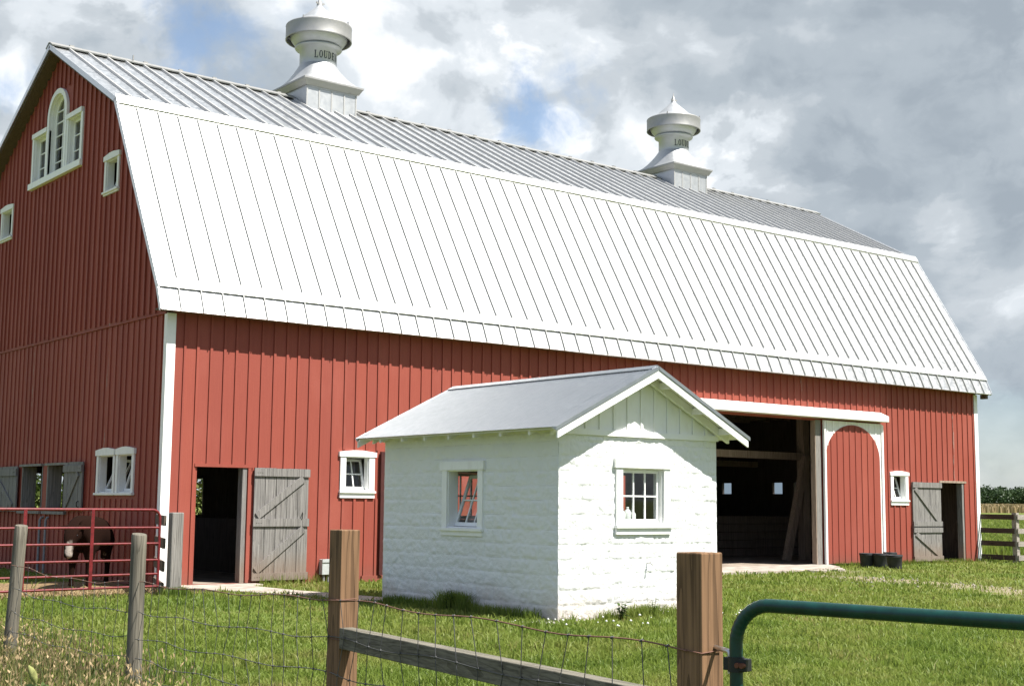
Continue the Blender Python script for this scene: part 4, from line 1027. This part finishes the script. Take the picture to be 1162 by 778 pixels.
p1, c1, t1 = round_post(9.5, 596, 752, 13.4, .064, 'weathered leaning round post at the left edge', (.035, -.03))

# woven wire spans
def wire_span(A, B, label, zA=.95, zB=.95, sag=.05, grp='woven wire fence spans', stay=.197, rad=.0030):
    A = np.array(A, float); B = np.array(B, float); t = thing('wire_fence', (A[0], A[1], 0), label, 'wire fence', grp)
    L = np.linalg.norm(B[:2]-A[:2]); n = 26; levels = [0, .245, .46, .64, .78]
    ph = random.uniform(0, 6)
    def pt(s_, k):
        z = zA+(zB-zA)*s_ - levels[k] - sag*4*s_*(1-s_)*(1 if k == 0 else .8) + .012*math.sin(s_*17+ph+k*2)
        off = .012*math.sin(s_*23+k*1.7+ph)
        return np.array([A[0]+(B[0]-A[0])*s_+off, A[1]+(B[1]-A[1])*s_, max(.03, z)])
    for k in range(5):
        mb = MB(); mb.tube([pt(i/n, k) for i in range(n+1)], rad*(1.25 if k == 0 else 1), 5); mb.build('line_wire', 'wire_rust' if k == 0 else 'wire', t)
    mb = MB(); m_ = int(L/stay)
    for i in range(m_):
        s_ = (i+.6)/m_ + random.uniform(-.004, .004)
        P = [pt(s_ + .012*math.sin(k*1.9+i*.7), k) for k in range(5)]; P[0][2] += .0; mb.tube(P, rad*.85, 5)
        for q in P[:4]: mb.tube([q+np.array([0, -.009, .003]), q+np.array([0, .009, -.003])], rad*2.1, 5)
    mb.build('stay_wires', 'wire', t)
x3, x4 = c3[0]-.082, c4[0]-.082
wire_span((c2[0]-.02, c2[1]-.07), (x3, c3[1]), 'wire fence span between the inner round post and the left sawn post', .87, .965, .02)
wire_span((x3, c3[1]), (x4, c4[1]), 'wire fence span running in front of the grey brace rail', .965, .965, .0)
wire_span((c1[0]-.03, c1[1]-.07), (c2[0]-.02, c2[1]+.05), 'sagging wire fence span between the two round posts', .93, .87, .06)
q = MB()
for z in (.965, .72):
    for (cc, hh) in ((c4, .073), (c3, .073)):
        q.tube([(cc[0]-hh-.004, cc[1]+.03, z), (cc[0]-hh-.004, cc[1]-.05, z-.005), (cc[0]-hh+.005, cc[1]-hh-.004, z-.008), (cc[0]+.05, cc[1]-hh-.004, z+(.0 if z > .9 else -.06))], .0028, 5)
tag(q.build('tie_wire', 'wire_rust', origin=(c4[0], c4[1], 0)), 'rusty tie wire wrapped round the two sawn fence posts', 'wire')

# ------------------------------------------------------------------ green gate
G0 = at(835.5, 752, 5.50); G0[2] = 0; GD = np.array([math.sin(YAW+R(133)), math.cos(YAW+R(133)), 0]); 
gate = thing('green_gate', tuple(G0), 'dark green tubular farm gate hung beside the square post', 'gate')
gp = lambda s_, z: G0+GD*s_+np.array([0, 0, z])
ZT, RB, GL = 1.168, .165, 3.0
pts = [gp(0, .12+.08*i) for i in range(11)]; pts = [p for p in pts if p[2] < ZT-RB-.01]
rad = [.0275]*len(pts)
for i in range(29):
    a = math.pi/2*i/28; pts.append(gp(RB*(1-math.cos(a)), ZT-RB+RB*math.sin(a))); rad.append(.0275+(.0011*math.sin(i*2.2) if 2 < i < 27 else 0))
pts += [gp(RB+(GL-2*RB)*i/8, ZT) for i in range(1, 9)]; rad += [.0275]*8
for i in range(1, 15):
    a = math.pi/2*i/14; pts.append(gp(GL-RB+RB*math.sin(a), ZT-RB+RB*math.cos(a))); rad.append(.0275)
pts += [gp(GL, ZT-RB-.2*i) for i in range(1, 5)]; rad += [.0275]*4
mb = MB(); mb.tube(pts, rad, 20); mb.build('frame_tube', 'green_tube', gate)
for z in (.80, .60, .42, .27, .14):
    mb = MB(); mb.tube([gp(.0, z), gp(GL, z)], .019, 12); mb.build('rail', 'green_tube', gate)
mb = MB(); mb.beam(gp(1.75, .14), gp(1.75, ZT), .03, .012); mb.build('upright', 'green_tube', gate)
hz = .925
mb = MB()
mb.tube([gp(0, hz-.03), gp(0, hz+.03)], .034, 18)
mb.beam(gp(-.055, hz), gp(.0, hz), .030, .052); mb.beam(gp(0, hz), gp(.06, hz), .046, .05)
hg = mb.build('hinge_clamp', 'black_bracket', gate, bevel=.003)
mb = MB()
side = np.array([-GD[1], GD[0], 0]); side = -side if np.dot(side[:2], (CAM-G0)[:2]) < 0 else side
for s_ in (.028, .05): mb.tube([gp(s_, hz)+side*.02, gp(s_, hz)+side*.042], .011, 8)
mb.build('bolt', 'rust', hg)
e0 = np.array([c4[0]+.02, c4[1]-.07, hz+.052]); e1 = gp(-.040, hz+.050)
mb = MB(); mb.tube([e0, e1, gp(-.034, hz+.046), gp(-.031, hz+.035), gp(-.031, hz-.04)], .0105, 10); mb.build('hinge_pin', 'steel', hg)

# ------------------------------------------------------------------ red gate at the barn corner, grey post and rails
RGa = np.array([-.90, -2.0, 0]); RGb = np.array([-4.7, -2.28, 0]); gd = (RGb-RGa)/np.linalg.norm(RGb-RGa)
rg = thing('red_gate', tuple(RGa), 'red tubular farm gate standing across the corner of the barnyard', 'gate')
rp = lambda s_, z: RGa+gd*s_+np.array([0, 0, z]); LR = 3.8
zt, rb = 1.42, .14
loop = [rp(0, .155)] + [rp(0, .155+(zt-rb-.155)*i/4) for i in range(1, 5)] + [rp(rb-rb*math.cos(a), zt-rb+rb*math.sin(a)) for a in np.linspace(0, math.pi/2, 9)[1:]] + [rp(LR-rb, zt)] + [rp(LR-rb+rb*math.sin(a), zt-rb+rb*math.cos(a)) for a in np.linspace(0, math.pi/2, 9)[1:]] + [rp(LR, .155)]
mb = MB(); mb.tube(loop, .024, 12); mb.build('frame_tube', 'red_tube', rg)
for z in (1.126, .866, .595, .365, .162): mb = MB(); mb.tube([rp(0, z), rp(LR, z)], .0195, 10); mb.build('rail', 'red_tube', rg)
for s_ in (1.20, 2.32, 3.4): mb = MB(); mb.beam(rp(s_, .15)+np.array([0, -.022, 0]), rp(s_, zt)+np.array([0, -.022, 0]), .055, .012, gd); mb.build('upright', 'red_tube', rg)
t = thing('corner_post', (-.66, -2.1, 0), 'weathered grey split post at the right end of the red gate', 'post')
mb = MB(); mb.box(-.76, -.55, -2.18, -2.02, -.05, 1.38); mb.build('post', 'grey_wood_plain', t, bevel=.015)
t = thing('board_fence', (-.5, -1.0, 0), 'short weathered board fence joining the grey gate post to the barn corner', 'fence')
for z in (1.24, .86, .48, .12): mb = MB(); mb.beam((-.80, -1.99, z), (-.10, -.06, z), .04, .17); mb.build('rail', 'dark_wood', t)

# ------------------------------------------------------------------ board fence beyond the barn
FP = at(1152.8, 610, 40.2)
t = thing('rail_fence', (FP[0], FP[1], 0), 'four rail wooden fence running off from the far barn corner', 'fence')
mb = MB(); mb.box(FP[0]-.075, FP[0]+.075, FP[1]-.075, FP[1]+.075, -.1, 1.47); mb.build('post', 'grey_rail_x', t)
for z in (1.34, .93, .55, .14):
    mb = MB(); mb.beam((FP[0]-.09, FP[1]-.02, z), (BARN_L+.08, 2.2, z+.02), .035, .15); mb.build('rail', 'shade_rail', t)
    mb = MB(); mb.beam((FP[0]-.06, FP[1]-.10, z), (FP[0]+8.0, FP[1]-1.2, z-.03), .035, .15); mb.build('rail', 'grey_rail_x', t)
for s_ in (2.4, 4.8, 7.2):
    mb = MB(); x, y = FP[0]+s_, FP[1]-.05-1.1*s_/8; mb.box(x-.07, x+.07, y-.02, y+.12, -.1, 1.45); mb.build('post', 'grey_rail_x', t)

# ------------------------------------------------------------------ cow
def cow():
    CX, CY = -.95, .95
    t = thing('cow', (CX, CY, 0), 'dark brown cow with a white face standing in shade behind the red gate', 'cow')
    me = bpy.data.meshes.new('body'); o = bpy.data.objects.new('body', me); C.objects.link(o); o.parent = t
    V = []; E = []; Rd = []
    def v(p, r_, par=None):
        V.append(p); Rd.append(r_); i = len(V)-1
        if par is not None: E.append((par, i))
        return i
    hip = v((0, -.62, .93), (.27, .30)); mid = v((0, -.20, .87), (.34, .36), hip); mid2 = v((0, .15, .87), (.33, .36), mid); sh = v((0, .48, .92), (.22, .31), mid2)
    nk = v((.02, .74, 1.00), (.15, .20), sh); hd = v((.05, .98, .93), (.125, .135), nk); fc = v((.06, 1.10, .76), (.105, .11), hd); mz = v((.06, 1.17, .57), (.08, .08), fc); v((.06, 1.185, .50), (.075, .07), mz)
    rump = v((0, -.88, .95), (.17, .22), hip)
    tl = v((0, -1.03, .98), (.04, .04), rump); tl2 = v((0, -1.10, .75), (.025, .025), tl); v((0, -1.10, .42), (.04, .04), tl2)
    for s_ in (-1, 1):
        a = v((s_*.15, .50, .62), (.10, .13), sh); b_ = v((s_*.15, .50, .38), (.06, .065), a); c_ = v((s_*.15, .53, .20), (.043, .045), b_); d = v((s_*.15, .52, .08), (.045, .045), c_); v((s_*.15, .55, .03), (.055, .06), d)
        a = v((s_*.16, -.74, .70), (.12, .18), hip); b_ = v((s_*.16, -.70, .50), (.075, .10), a); c_ = v((s_*.16, -.86, .36), (.05, .055), b_); d = v((s_*.16, -.82, .12), (.042, .045), c_); v((s_*.16, -.79, .03), (.055, .06), d)
        e_ = v((.05+s_*.15, .93, 1.00), (.045, .03), hd); v((.05+s_*.27, .90, .98), (.05, .02), e_)
    V = [(x, y, z*1.10) for x, y, z in V]; me.from_pydata(V, E, []); sm = o.modifiers.new('skin', 'SKIN'); sm.use_smooth_shade = True
    for i, r_ in enumerate(Rd): me.skin_vertices[0].data[i].radius = r_
    me.skin_vertices[0].data[hip].use_root = True
    ss = o.modifiers.new('sub', 'SUBSURF'); ss.levels = 2; ss.render_levels = 2
    me.materials.append(M['cow_hide'])
    t.rotation_euler.z = R(145)
    for s_ in (-1, 1):
        q = MB(); q.lathe((CX+.05+s_*.105, CY+1.075, .955), [(0, -.018), (.018, 0), (0, .018)], 8); q.build('eye', 'black_rubber', t)
cow()

# ------------------------------------------------------------------ vegetation
def blades(name, P, H, W, material, lean=.5, tint=None, seg=2, base_z=None):
    """one bent blade per point: 5 vertices, a quad and a triangle"""
    n = len(P); ang = rng.uniform(0, 2*np.pi, n); la = rng.uniform(0, 2*np.pi, n); ln = H*np.abs(rng.normal(0, lean, n))
    dx_, dy_ = np.cos(ang)*W/2, np.sin(ang)*W/2; lx, ly = np.cos(la)*ln, np.sin(la)*ln
    z0 = P[:, 2]; x, y = P[:, 0], P[:, 1]
    v = np.empty((n, 5, 3))
    v[:, 0] = np.stack([x-dx_, y-dy_, z0-.01], -1); v[:, 1] = np.stack([x+dx_, y+dy_, z0-.01], -1)
    v[:, 2] = np.stack([x+dx_*.7+lx*.35, y+dy_*.7+ly*.35, z0+H*.6], -1); v[:, 3] = np.stack([x-dx_*.7+lx*.35, y-dy_*.7+ly*.35, z0+H*.6], -1)
    v[:, 4] = np.stack([x+lx, y+ly, z0+H*.95], -1)
    b = (np.arange(n)*5)[:, None]
    quads = b+np.array([[0, 1, 2, 3]]); tris = b+np.array([[3, 2, 4]])
    loops = np.concatenate([quads, tris], 1).ravel(); fn = np.tile([4, 3], n)
    tt = np.repeat(tint if tint is not None else rng.random(n), 5)
    return np_mesh(name, v.reshape(-1, 3), fn, loops, material, tt, 'stuff')
def in_poly(x, y, poly):
    c_ = np.zeros(len(x), bool); k = len(poly)
    for i in range(k):
        (x0, y0), (x1, y1) = poly[i], poly[(i+1) % k]
        c_ ^= ((y0 > y) != (y1 > y)) & (x < (x1-x0)*(y-y0)/(y1-y0+1e-12)+x0)
    return c_
def fbm(x, y, sc, seed):
    # cheap smooth noise on arrays
    out_ = np.zeros(len(x)); amp = 1
    for o_ in range(4):
        X, Y = x*sc+seed, y*sc+seed*1.7; xi, yi = np.floor(X), np.floor(Y); fx, fy = X-xi, Y-yi; fx = fx*fx*(3-2*fx); fy = fy*fy*(3-2*fy)
        h = lambda a, b2: np.modf(np.abs(np.sin(a*127.1+b2*311.7+seed*13.7+o_*7.7)*43758.5453))[0]
        out_ += amp*((h(xi, yi)*(1-fx)+h(xi+1, yi)*fx)*(1-fy)+(h(xi, yi+1)*(1-fx)+h(xi+1, yi+1)*fx)*fy)
        amp *= .5; sc *= 2
    return out_/1.875
def segd(x, y, q):
    ax, ay, bx, by = q; t_ = np.clip(((x-ax)*(bx-ax)+(y-ay)*(by-ay))/((bx-ax)**2+(by-ay)**2), 0, 1)
    return np.hypot(x-ax-t_*(bx-ax), y-ay-t_*(by-ay))
def lawn_mask(x, y):
    ok = ~((x > -.15) & (x < BARN_L+.1) & (y > -.02) & (y < 2*WH+.1))
    ok &= ~((x > SX0-.03) & (x < SX1+.03) & (y > SY0-.03) & (y < SY1+.03))
    ok &= ~in_poly(x, y, pts_path); ok &= ~in_poly(x, y, [(12.6, .14), (19.0, .14), (19.0, -.25), (18.3, -1.1), (17.6, -1.25), (16.5, -1.55), (15.2, -1.75), (12.4, -1.6)])
    ok &= ~(np.hypot(x+6.2, y+0) < 0)
    return ok
pts_path = [(.35, .12), (1.95, .12), (1.95, -.38), (1.50, -.62), (1.60, -2.35), (1.75, -3.2), (1.95, -5.0), (1.30, -5.0), (1.15, -3.75), (.70, -2.25), (.18, -.86), (.3, -.3)]
NB = 680000
dd = 1/(rng.uniform(1/48., 1/4.2, NB)); lat = rng.uniform(-.46, .46, NB)*dd
X = CAM[0]+dd*math.sin(YAW)+lat*math.cos(YAW); Y = CAM[1]+dd*math.cos(YAW)-lat*math.sin(YAW)
ok = lawn_mask(X, Y)
lotd = segd(X, Y, (-5.5, .5, -1.0, .6)) + .35*3*(fbm(X, Y, 1.6, 4)-.5)
ok &= ~((lotd < 2.3) & (rng.random(NB) > .03))
trd = np.minimum(np.minimum(segd(X, Y, (15.2, -3.6, 14.0, -8.5)), segd(X, Y, (14.0, -8.5, 9.0, -14.5))+.15), segd(X, Y, (17.5, -1.8, 15.2, -3.6))+.4) + 2.6*(fbm(X, Y, .9, 9)-.5)
ok &= ~((trd < .75) & (rng.random(NB) > .24))
pn = fbm(X, Y, .55, 3); pn2 = fbm(X, Y, 2.6, 8)
ok &= rng.random(NB) < (.35+1.3*pn2)
X, Y, dd, pn, pn2 = X[ok], Y[ok], dd[ok], pn[ok], pn2[ok]
Z = rise(X, Y)
H = (.028+.040*rng.random(len(X)))*(.6+.9*pn2); Wd = .004+.00085*dd*(.7+.6*rng.random(len(X)))
mott = fbm(X, Y, 1.1, 21); H = H*np.where(fbm(X, Y, 3.1, 33) > .64, 1.8, 1.0); tint = np.clip(.0+.55*pn+.85*(mott-.32)+.35*(rng.random(len(X))-.4)-.25*(pn2-.5), 0, 1); dry = rng.random(len(X)) < .03+.38*np.clip((fbm(X, Y, .8, 51)-.56)/.16, 0, 1); tint[dry] = .85+.15*rng.random(dry.sum())
blades('grass', np.stack([X, Y, Z], -1), H, Wd, 'grass_blade', .8, tint)

# taller unmown fringe along walls and posts
def fringe(n, xs, ys, h0, h1):
    return np.stack([xs, ys, np.zeros(n)], -1), rng.uniform(h0, h1, n)
PP, HH = [], []
def add_fr(n, x0, y0, x1, y1, w_, h0, h1):
    t_ = rng.random(n); q = fbm(x0+(x1-x0)*t_, y0+(y1-y0)*t_, 2.2, 5); t_ = t_[q > .42]; n = len(t_)
    PP.append(np.stack([x0+(x1-x0)*t_+rng.normal(0, w_, n), y0+(y1-y0)*t_+rng.normal(0, w_, n), np.zeros(n)], -1)); HH.append(rng.uniform(h0, h1, n))
add_fr(2600, 1.42, -9.3, 1.42, -5.1, .05, .06, .20); add_fr(1500, 1.40, -7.5, 1.40, -6.9, .07, .14, .36); add_fr(2200, 1.6, -9.52, 4.7, -9.52, .06, .05, .17)
add_fr(1400, 2.6, -9.55, 3.6, -9.6, .1, .1, .24); add_fr(1500, 2.0, -.12, 12.6, -.12, .06, .08, .24); add_fr(1500, 19.2, -.15, 26.4, -.15, .06, .05, .16)
add_fr(500, -.8, -2.25, -.5, -2.2, .08, .08, .2); add_fr(700, 26.5, -.1, 28, -1.2, .2, .1, .35)
P = np.concatenate(PP); Hh = np.concatenate(HH)
kk = lawn_mask(P[:, 0], P[:, 1]); P, Hh = P[kk], Hh[kk]
blades('tall_grass', P, Hh, np.full(len(P), .012), 'grass_blade', .4, np.clip(rng.normal(.25, .15, len(P)), 0, 1))

# uncut dry grass with seed heads on the near side of the round posts
n = 26000; X = rng.uniform(-9.6, -3.2, n); Y = rng.uniform(-17.0, -7.6, n)
edge = -5.0+.12*(Y+12) + .9*(fbm(X, Y, .8, 6)-.5)
k_ = rng.random(n) < np.clip((edge-X)/1.1, 0, 1)
dl = (X-CAM[0])*math.sin(YAW)+(Y-CAM[1])*math.cos(YAW)
k_ &= (dl > 8.6) & ~((X > -6.0) & (Y < -12.6))
X, Y = X[k_], Y[k_]; n = len(X); edge = edge[k_]
H = (.13+.20*rng.random(n))*(.55+.45*np.clip((edge-X)/1.6, 0, 1))
tintd = np.clip(rng.normal(.36, .25, n), 0, 1)
blades('dry_grass', np.stack([X, Y, np.zeros(n)], -1), H, np.full(n, .0085), 'dry_grass', .35, tintd)
# seed heads: small diamond clusters on top
sel = rng.random(n) < .40; X, Y, H = X[sel], Y[sel], H[sel]; n = len(X)
L_ = rng.uniform(.022, .05, n); wv = rng.uniform(.006, .011, n); an = rng.uniform(0, 2*np.pi, n); ox, oy = rng.normal(0, .05, n), rng.normal(0, .05, n)
v = np.empty((n, 4, 3)); cxx, cyy = X+ox, Y+oy; z = H*1.0
ca, sa = np.cos(an)*wv, np.sin(an)*wv
v[:, 0] = np.stack([cxx, cyy, z], -1); v[:, 1] = np.stack([cxx+ca, cyy+sa, z+L_*.5], -1); v[:, 2] = np.stack([cxx+ox*.3, cyy+oy*.3, z+L_], -1); v[:, 3] = np.stack([cxx-ca, cyy-sa, z+L_*.5], -1)
np_mesh('seed_heads', v.reshape(-1, 3), np.full(n, 4), np.arange(4*n), 'dry_grass', np.repeat(np.clip(rng.normal(.82, .15, n), 0, 1), 4), 'stuff')

# clover flowers and pale stones by the shed
q = MB()
for i in range(46):
    x = random.uniform(.6, 4.4); y = SY0-random.uniform(.15, 1.5); z = .05+random.uniform(0, .05); r_ = random.uniform(.010, .022)
    q.lathe((x, y, z), [(0, -r_*.7), (r_, 0), (0, r_*.8)], 7)
tag(q.build('clover', 'white_plastic'), kind='stuff')
q = MB()
for i in range(300):
    if i < 140: x, y = 1.5+random.gauss(-.12, .18), SY0+random.gauss(-.02, .16); r_ = random.uniform(.012, .035)
    else:
        s_ = random.random(); x = 15.2+(14.0-15.2)*s_+random.gauss(0, .8); y = -3.6+(-8.5+3.6)*s_+random.gauss(0, .8); r_ = random.uniform(.010, .032)
    if SX0-.04 < x < SX1 and SY0-.04 < y < SY1: continue
    q.lathe((x, y, gz(x, y)), [(0, -r_*.5), (r_, 0), (r_*.6, r_*.5), (0, r_*.6)], 6)
tag(q.build('gravel', 'stone'), kind='stuff')
# straw and dirt litter below the red gate
n = 5200; X = rng.uniform(-5.5, .0, n); Y = rng.uniform(-2.6, .2, n); k_ = segd(X, Y, (-5.5, .5, -1.0, .6)) + .9*(fbm(X, Y, 1.6, 4)-.5) < 2.5
blades('straw', np.stack([X, Y, np.zeros(n)], -1)[k_], rng.uniform(.015, .06, k_.sum()), np.full(k_.sum(), .014), 'crop_leaf', 1.6)

def weed(x, y, h, nst, nlf, lw, label, name='weed', cat='plant', lean=.25):
    t = thing(name, (x, y, 0), label, cat)
    st = MB(); V = []; 
    for i in range(nst):
        a = random.uniform(0, 6.28); hh = h*random.uniform(.6, 1); top = (x+math.cos(a)*hh*lean, y+math.sin(a)*hh*lean, hh)
        base = (x+math.cos(a)*.02, y+math.sin(a)*.02, 0); midp = tuple((p+q2)/2 for p, q2 in zip(base, top)); st.tube([base, midp, top], [.005, .004, .002], 5)
        for k in range(nlf):
            f_ = (k+1)/nlf; c_ = Vector(base).lerp(Vector(top), f_); d = Vector((random.gauss(0, 1), random.gauss(0, 1), random.uniform(-.1, .5))).normalized(); sdv = d.cross(Vector((0, 0, 1))).normalized(); L_ = lw*random.uniform(.6, 1.1)
            V.append([c_, c_+d*L_*.45+sdv*L_*.28, c_+d*L_-Vector((0, 0, L_*.2)), c_+d*L_*.45-sdv*L_*.28])
    st.build('stem', 'weed_leaf', t)
    va = np.array([[tuple(p) for p in l] for l in V]).reshape(-1, 3) - np.array([x, y, 0])
    o = np_mesh('leaves', va, np.full(len(V), 4), np.arange(4*len(V)), 'weed_leaf', np.repeat(rng.random(len(V)), 4)); o.parent = t
weed(2.52, -9.62, .26, 9, 7, .10, 'bushy green weed growing under the window at the sunlit shed wall')
weed(3.05, -9.66, .30, 4, 6, .085, 'thin green weed growing below the water tap at the shed wall')
weed(1.30, -7.25, .33, 22, 9, .055, 'dark green clump of weeds at the foot of the shaded shed wall', lean=.45)
# foxtail at the near left corner
pb = at(46, 800, 8.3); gx, gy = pb[0], pb[1]
t = thing('foxtail_grass', (gx, gy, 0), 'green foxtail with one plump seed head in front of the dry grass', 'grass plant')
hd_ = at(41, 764, 8.3); hs = Vector((hd_[0], hd_[1], hd_[2]-.06))
mb = MB(); mb.tube([(gx, gy, 0), (gx-.005, gy, hs.z*.6), tuple(hs)], .004, 6); mb.build('stem', 'fox_leaf', t)
mb = MB(); mb.tube([tuple(hs+Vector((-.014*i*i/16-.004*i, .004*i, .022*i))) for i in range(6)], [.006, .019, .024, .024, .019, .006], 10); mb.build('seed_head', 'seed_head', t)
mb = MB(); rv = Vector(r2)
for (dx_, dz_, wv_) in ((-.13, .05, .036), (.10, .035, .050), (.04, .06, .042)):
    b_ = Vector((gx, gy, hs.z-.05)); k = 7; V = []
    for i in range(k+1):
        s_ = i/k; c_ = b_+rv*dx_*s_+Vector((0, 0, dz_*math.sin(s_*2.2)))*1.0+Vector((0, 0, -.05*s_*s_)); wd = wv_*math.sin(math.pi*min(.97, s_*.8+.2)); V += [c_-Vector((0, 0, wd/2))+rv*wd/3, c_+Vector((0, 0, wd/2))-rv*wd/3]
    mb.add(V, [(2*i, 2*i+1, 2*i+3, 2*i+2) for i in range(k)], True)
mb.build('leaf', 'fox_leaf', t)

def leaf_cloud(name, crowns, per, size, material, kind=None):
    """leaf quads scattered through ellipsoid crowns: (x,y,z,rx,ry,rz)"""
    cs = np.array(crowns); n = len(cs)*per; ci = np.repeat(np.arange(len(cs)), per)
    d = rng.normal(size=(n, 3)); d /= np.linalg.norm(d, axis=1)[:, None]; rr = rng.uniform(.45, 1.08, n)[:, None]
    p = cs[ci, :3]+d*rr*cs[ci, 3:6]
    a = rng.normal(size=(n, 3)); a /= np.linalg.norm(a, axis=1)[:, None]; b2 = np.cross(a, rng.normal(size=(n, 3))); b2 /= np.linalg.norm(b2, axis=1)[:, None]
    s_ = (size*rng.uniform(.6, 1.4, n))[:, None]
    v = np.stack([p-a*s_, p+b2*s_*.6, p+a*s_, p-b2*s_*.6], 1)
    return np_mesh(name, v.reshape(-1, 3), np.full(n, 4), np.arange(4*n), material, np.repeat(np.clip(rng.random(n)*.6+.4*rng.random(len(cs))[ci], 0, 1), 4), kind)
# hedge behind the barn, glimpsed through the stable openings
t = thing('hedge', (5, 17.5, 0), 'leafy green bushes glimpsed through the open stable hatches of the barn', 'hedge')
cr = [(x-5, random.uniform(-.6, .6), random.uniform(.9, 2.6), random.uniform(.8, 1.3), .9, random.uniform(.8, 1.2)) for x in np.linspace(-2, 13, 30)]
o = leaf_cloud('leaves', cr, 420, .085, 'hedge_leaf'); o.parent = t
mb = MB()
for x in np.linspace(-1.5, 12.5, 15): mb.tube([(x, 17.5, -.1), (x+random.uniform(-.2, .2), 17.5, 1.2), (x+random.uniform(-.5, .5), 17.6, 2.3)], [.05, .04, .015], 6)
mb.build('stems', 'trunk', t)
# distant crop and woodland beyond the pasture on the right
def band(u0, u1, d0, d1, n):
    u = rng.uniform(u0, u1, n); d = rng.uniform(d0, d1, n); P = np.array([at(a, 575, b2) for a, b2 in zip(u, d)]); P[:, 2] = rise(P[:, 0], P[:, 1]); return P
P = band(980, 1330, 170, 420, 26000)
blades('crop_field', P, rng.uniform(.7, 1.25, len(P)), np.full(len(P), .28), 'crop_leaf', .25)
cr = []
for i in range(330):
    p = at(rng.uniform(940, 1400), 575, rng.uniform(760, 900)); z = float(rise(p[0], p[1])); h = rng.uniform(8.2, 11.5)
    cr.append((p[0], p[1], z+h*.52, h*.5, h*.5, h*.5))
leaf_cloud('woodland', cr, 380, .7, 'far_leaf', 'stuff')
# weedy grass beyond the rail fence
P = band(1100, 1200, 47, 120, 16000); blades('pasture_grass', P, rng.uniform(.2, .45, len(P)), np.full(len(P), .07), 'grass_blade', .4, np.clip(rng.normal(.45, .2, len(P)), 0, 1))
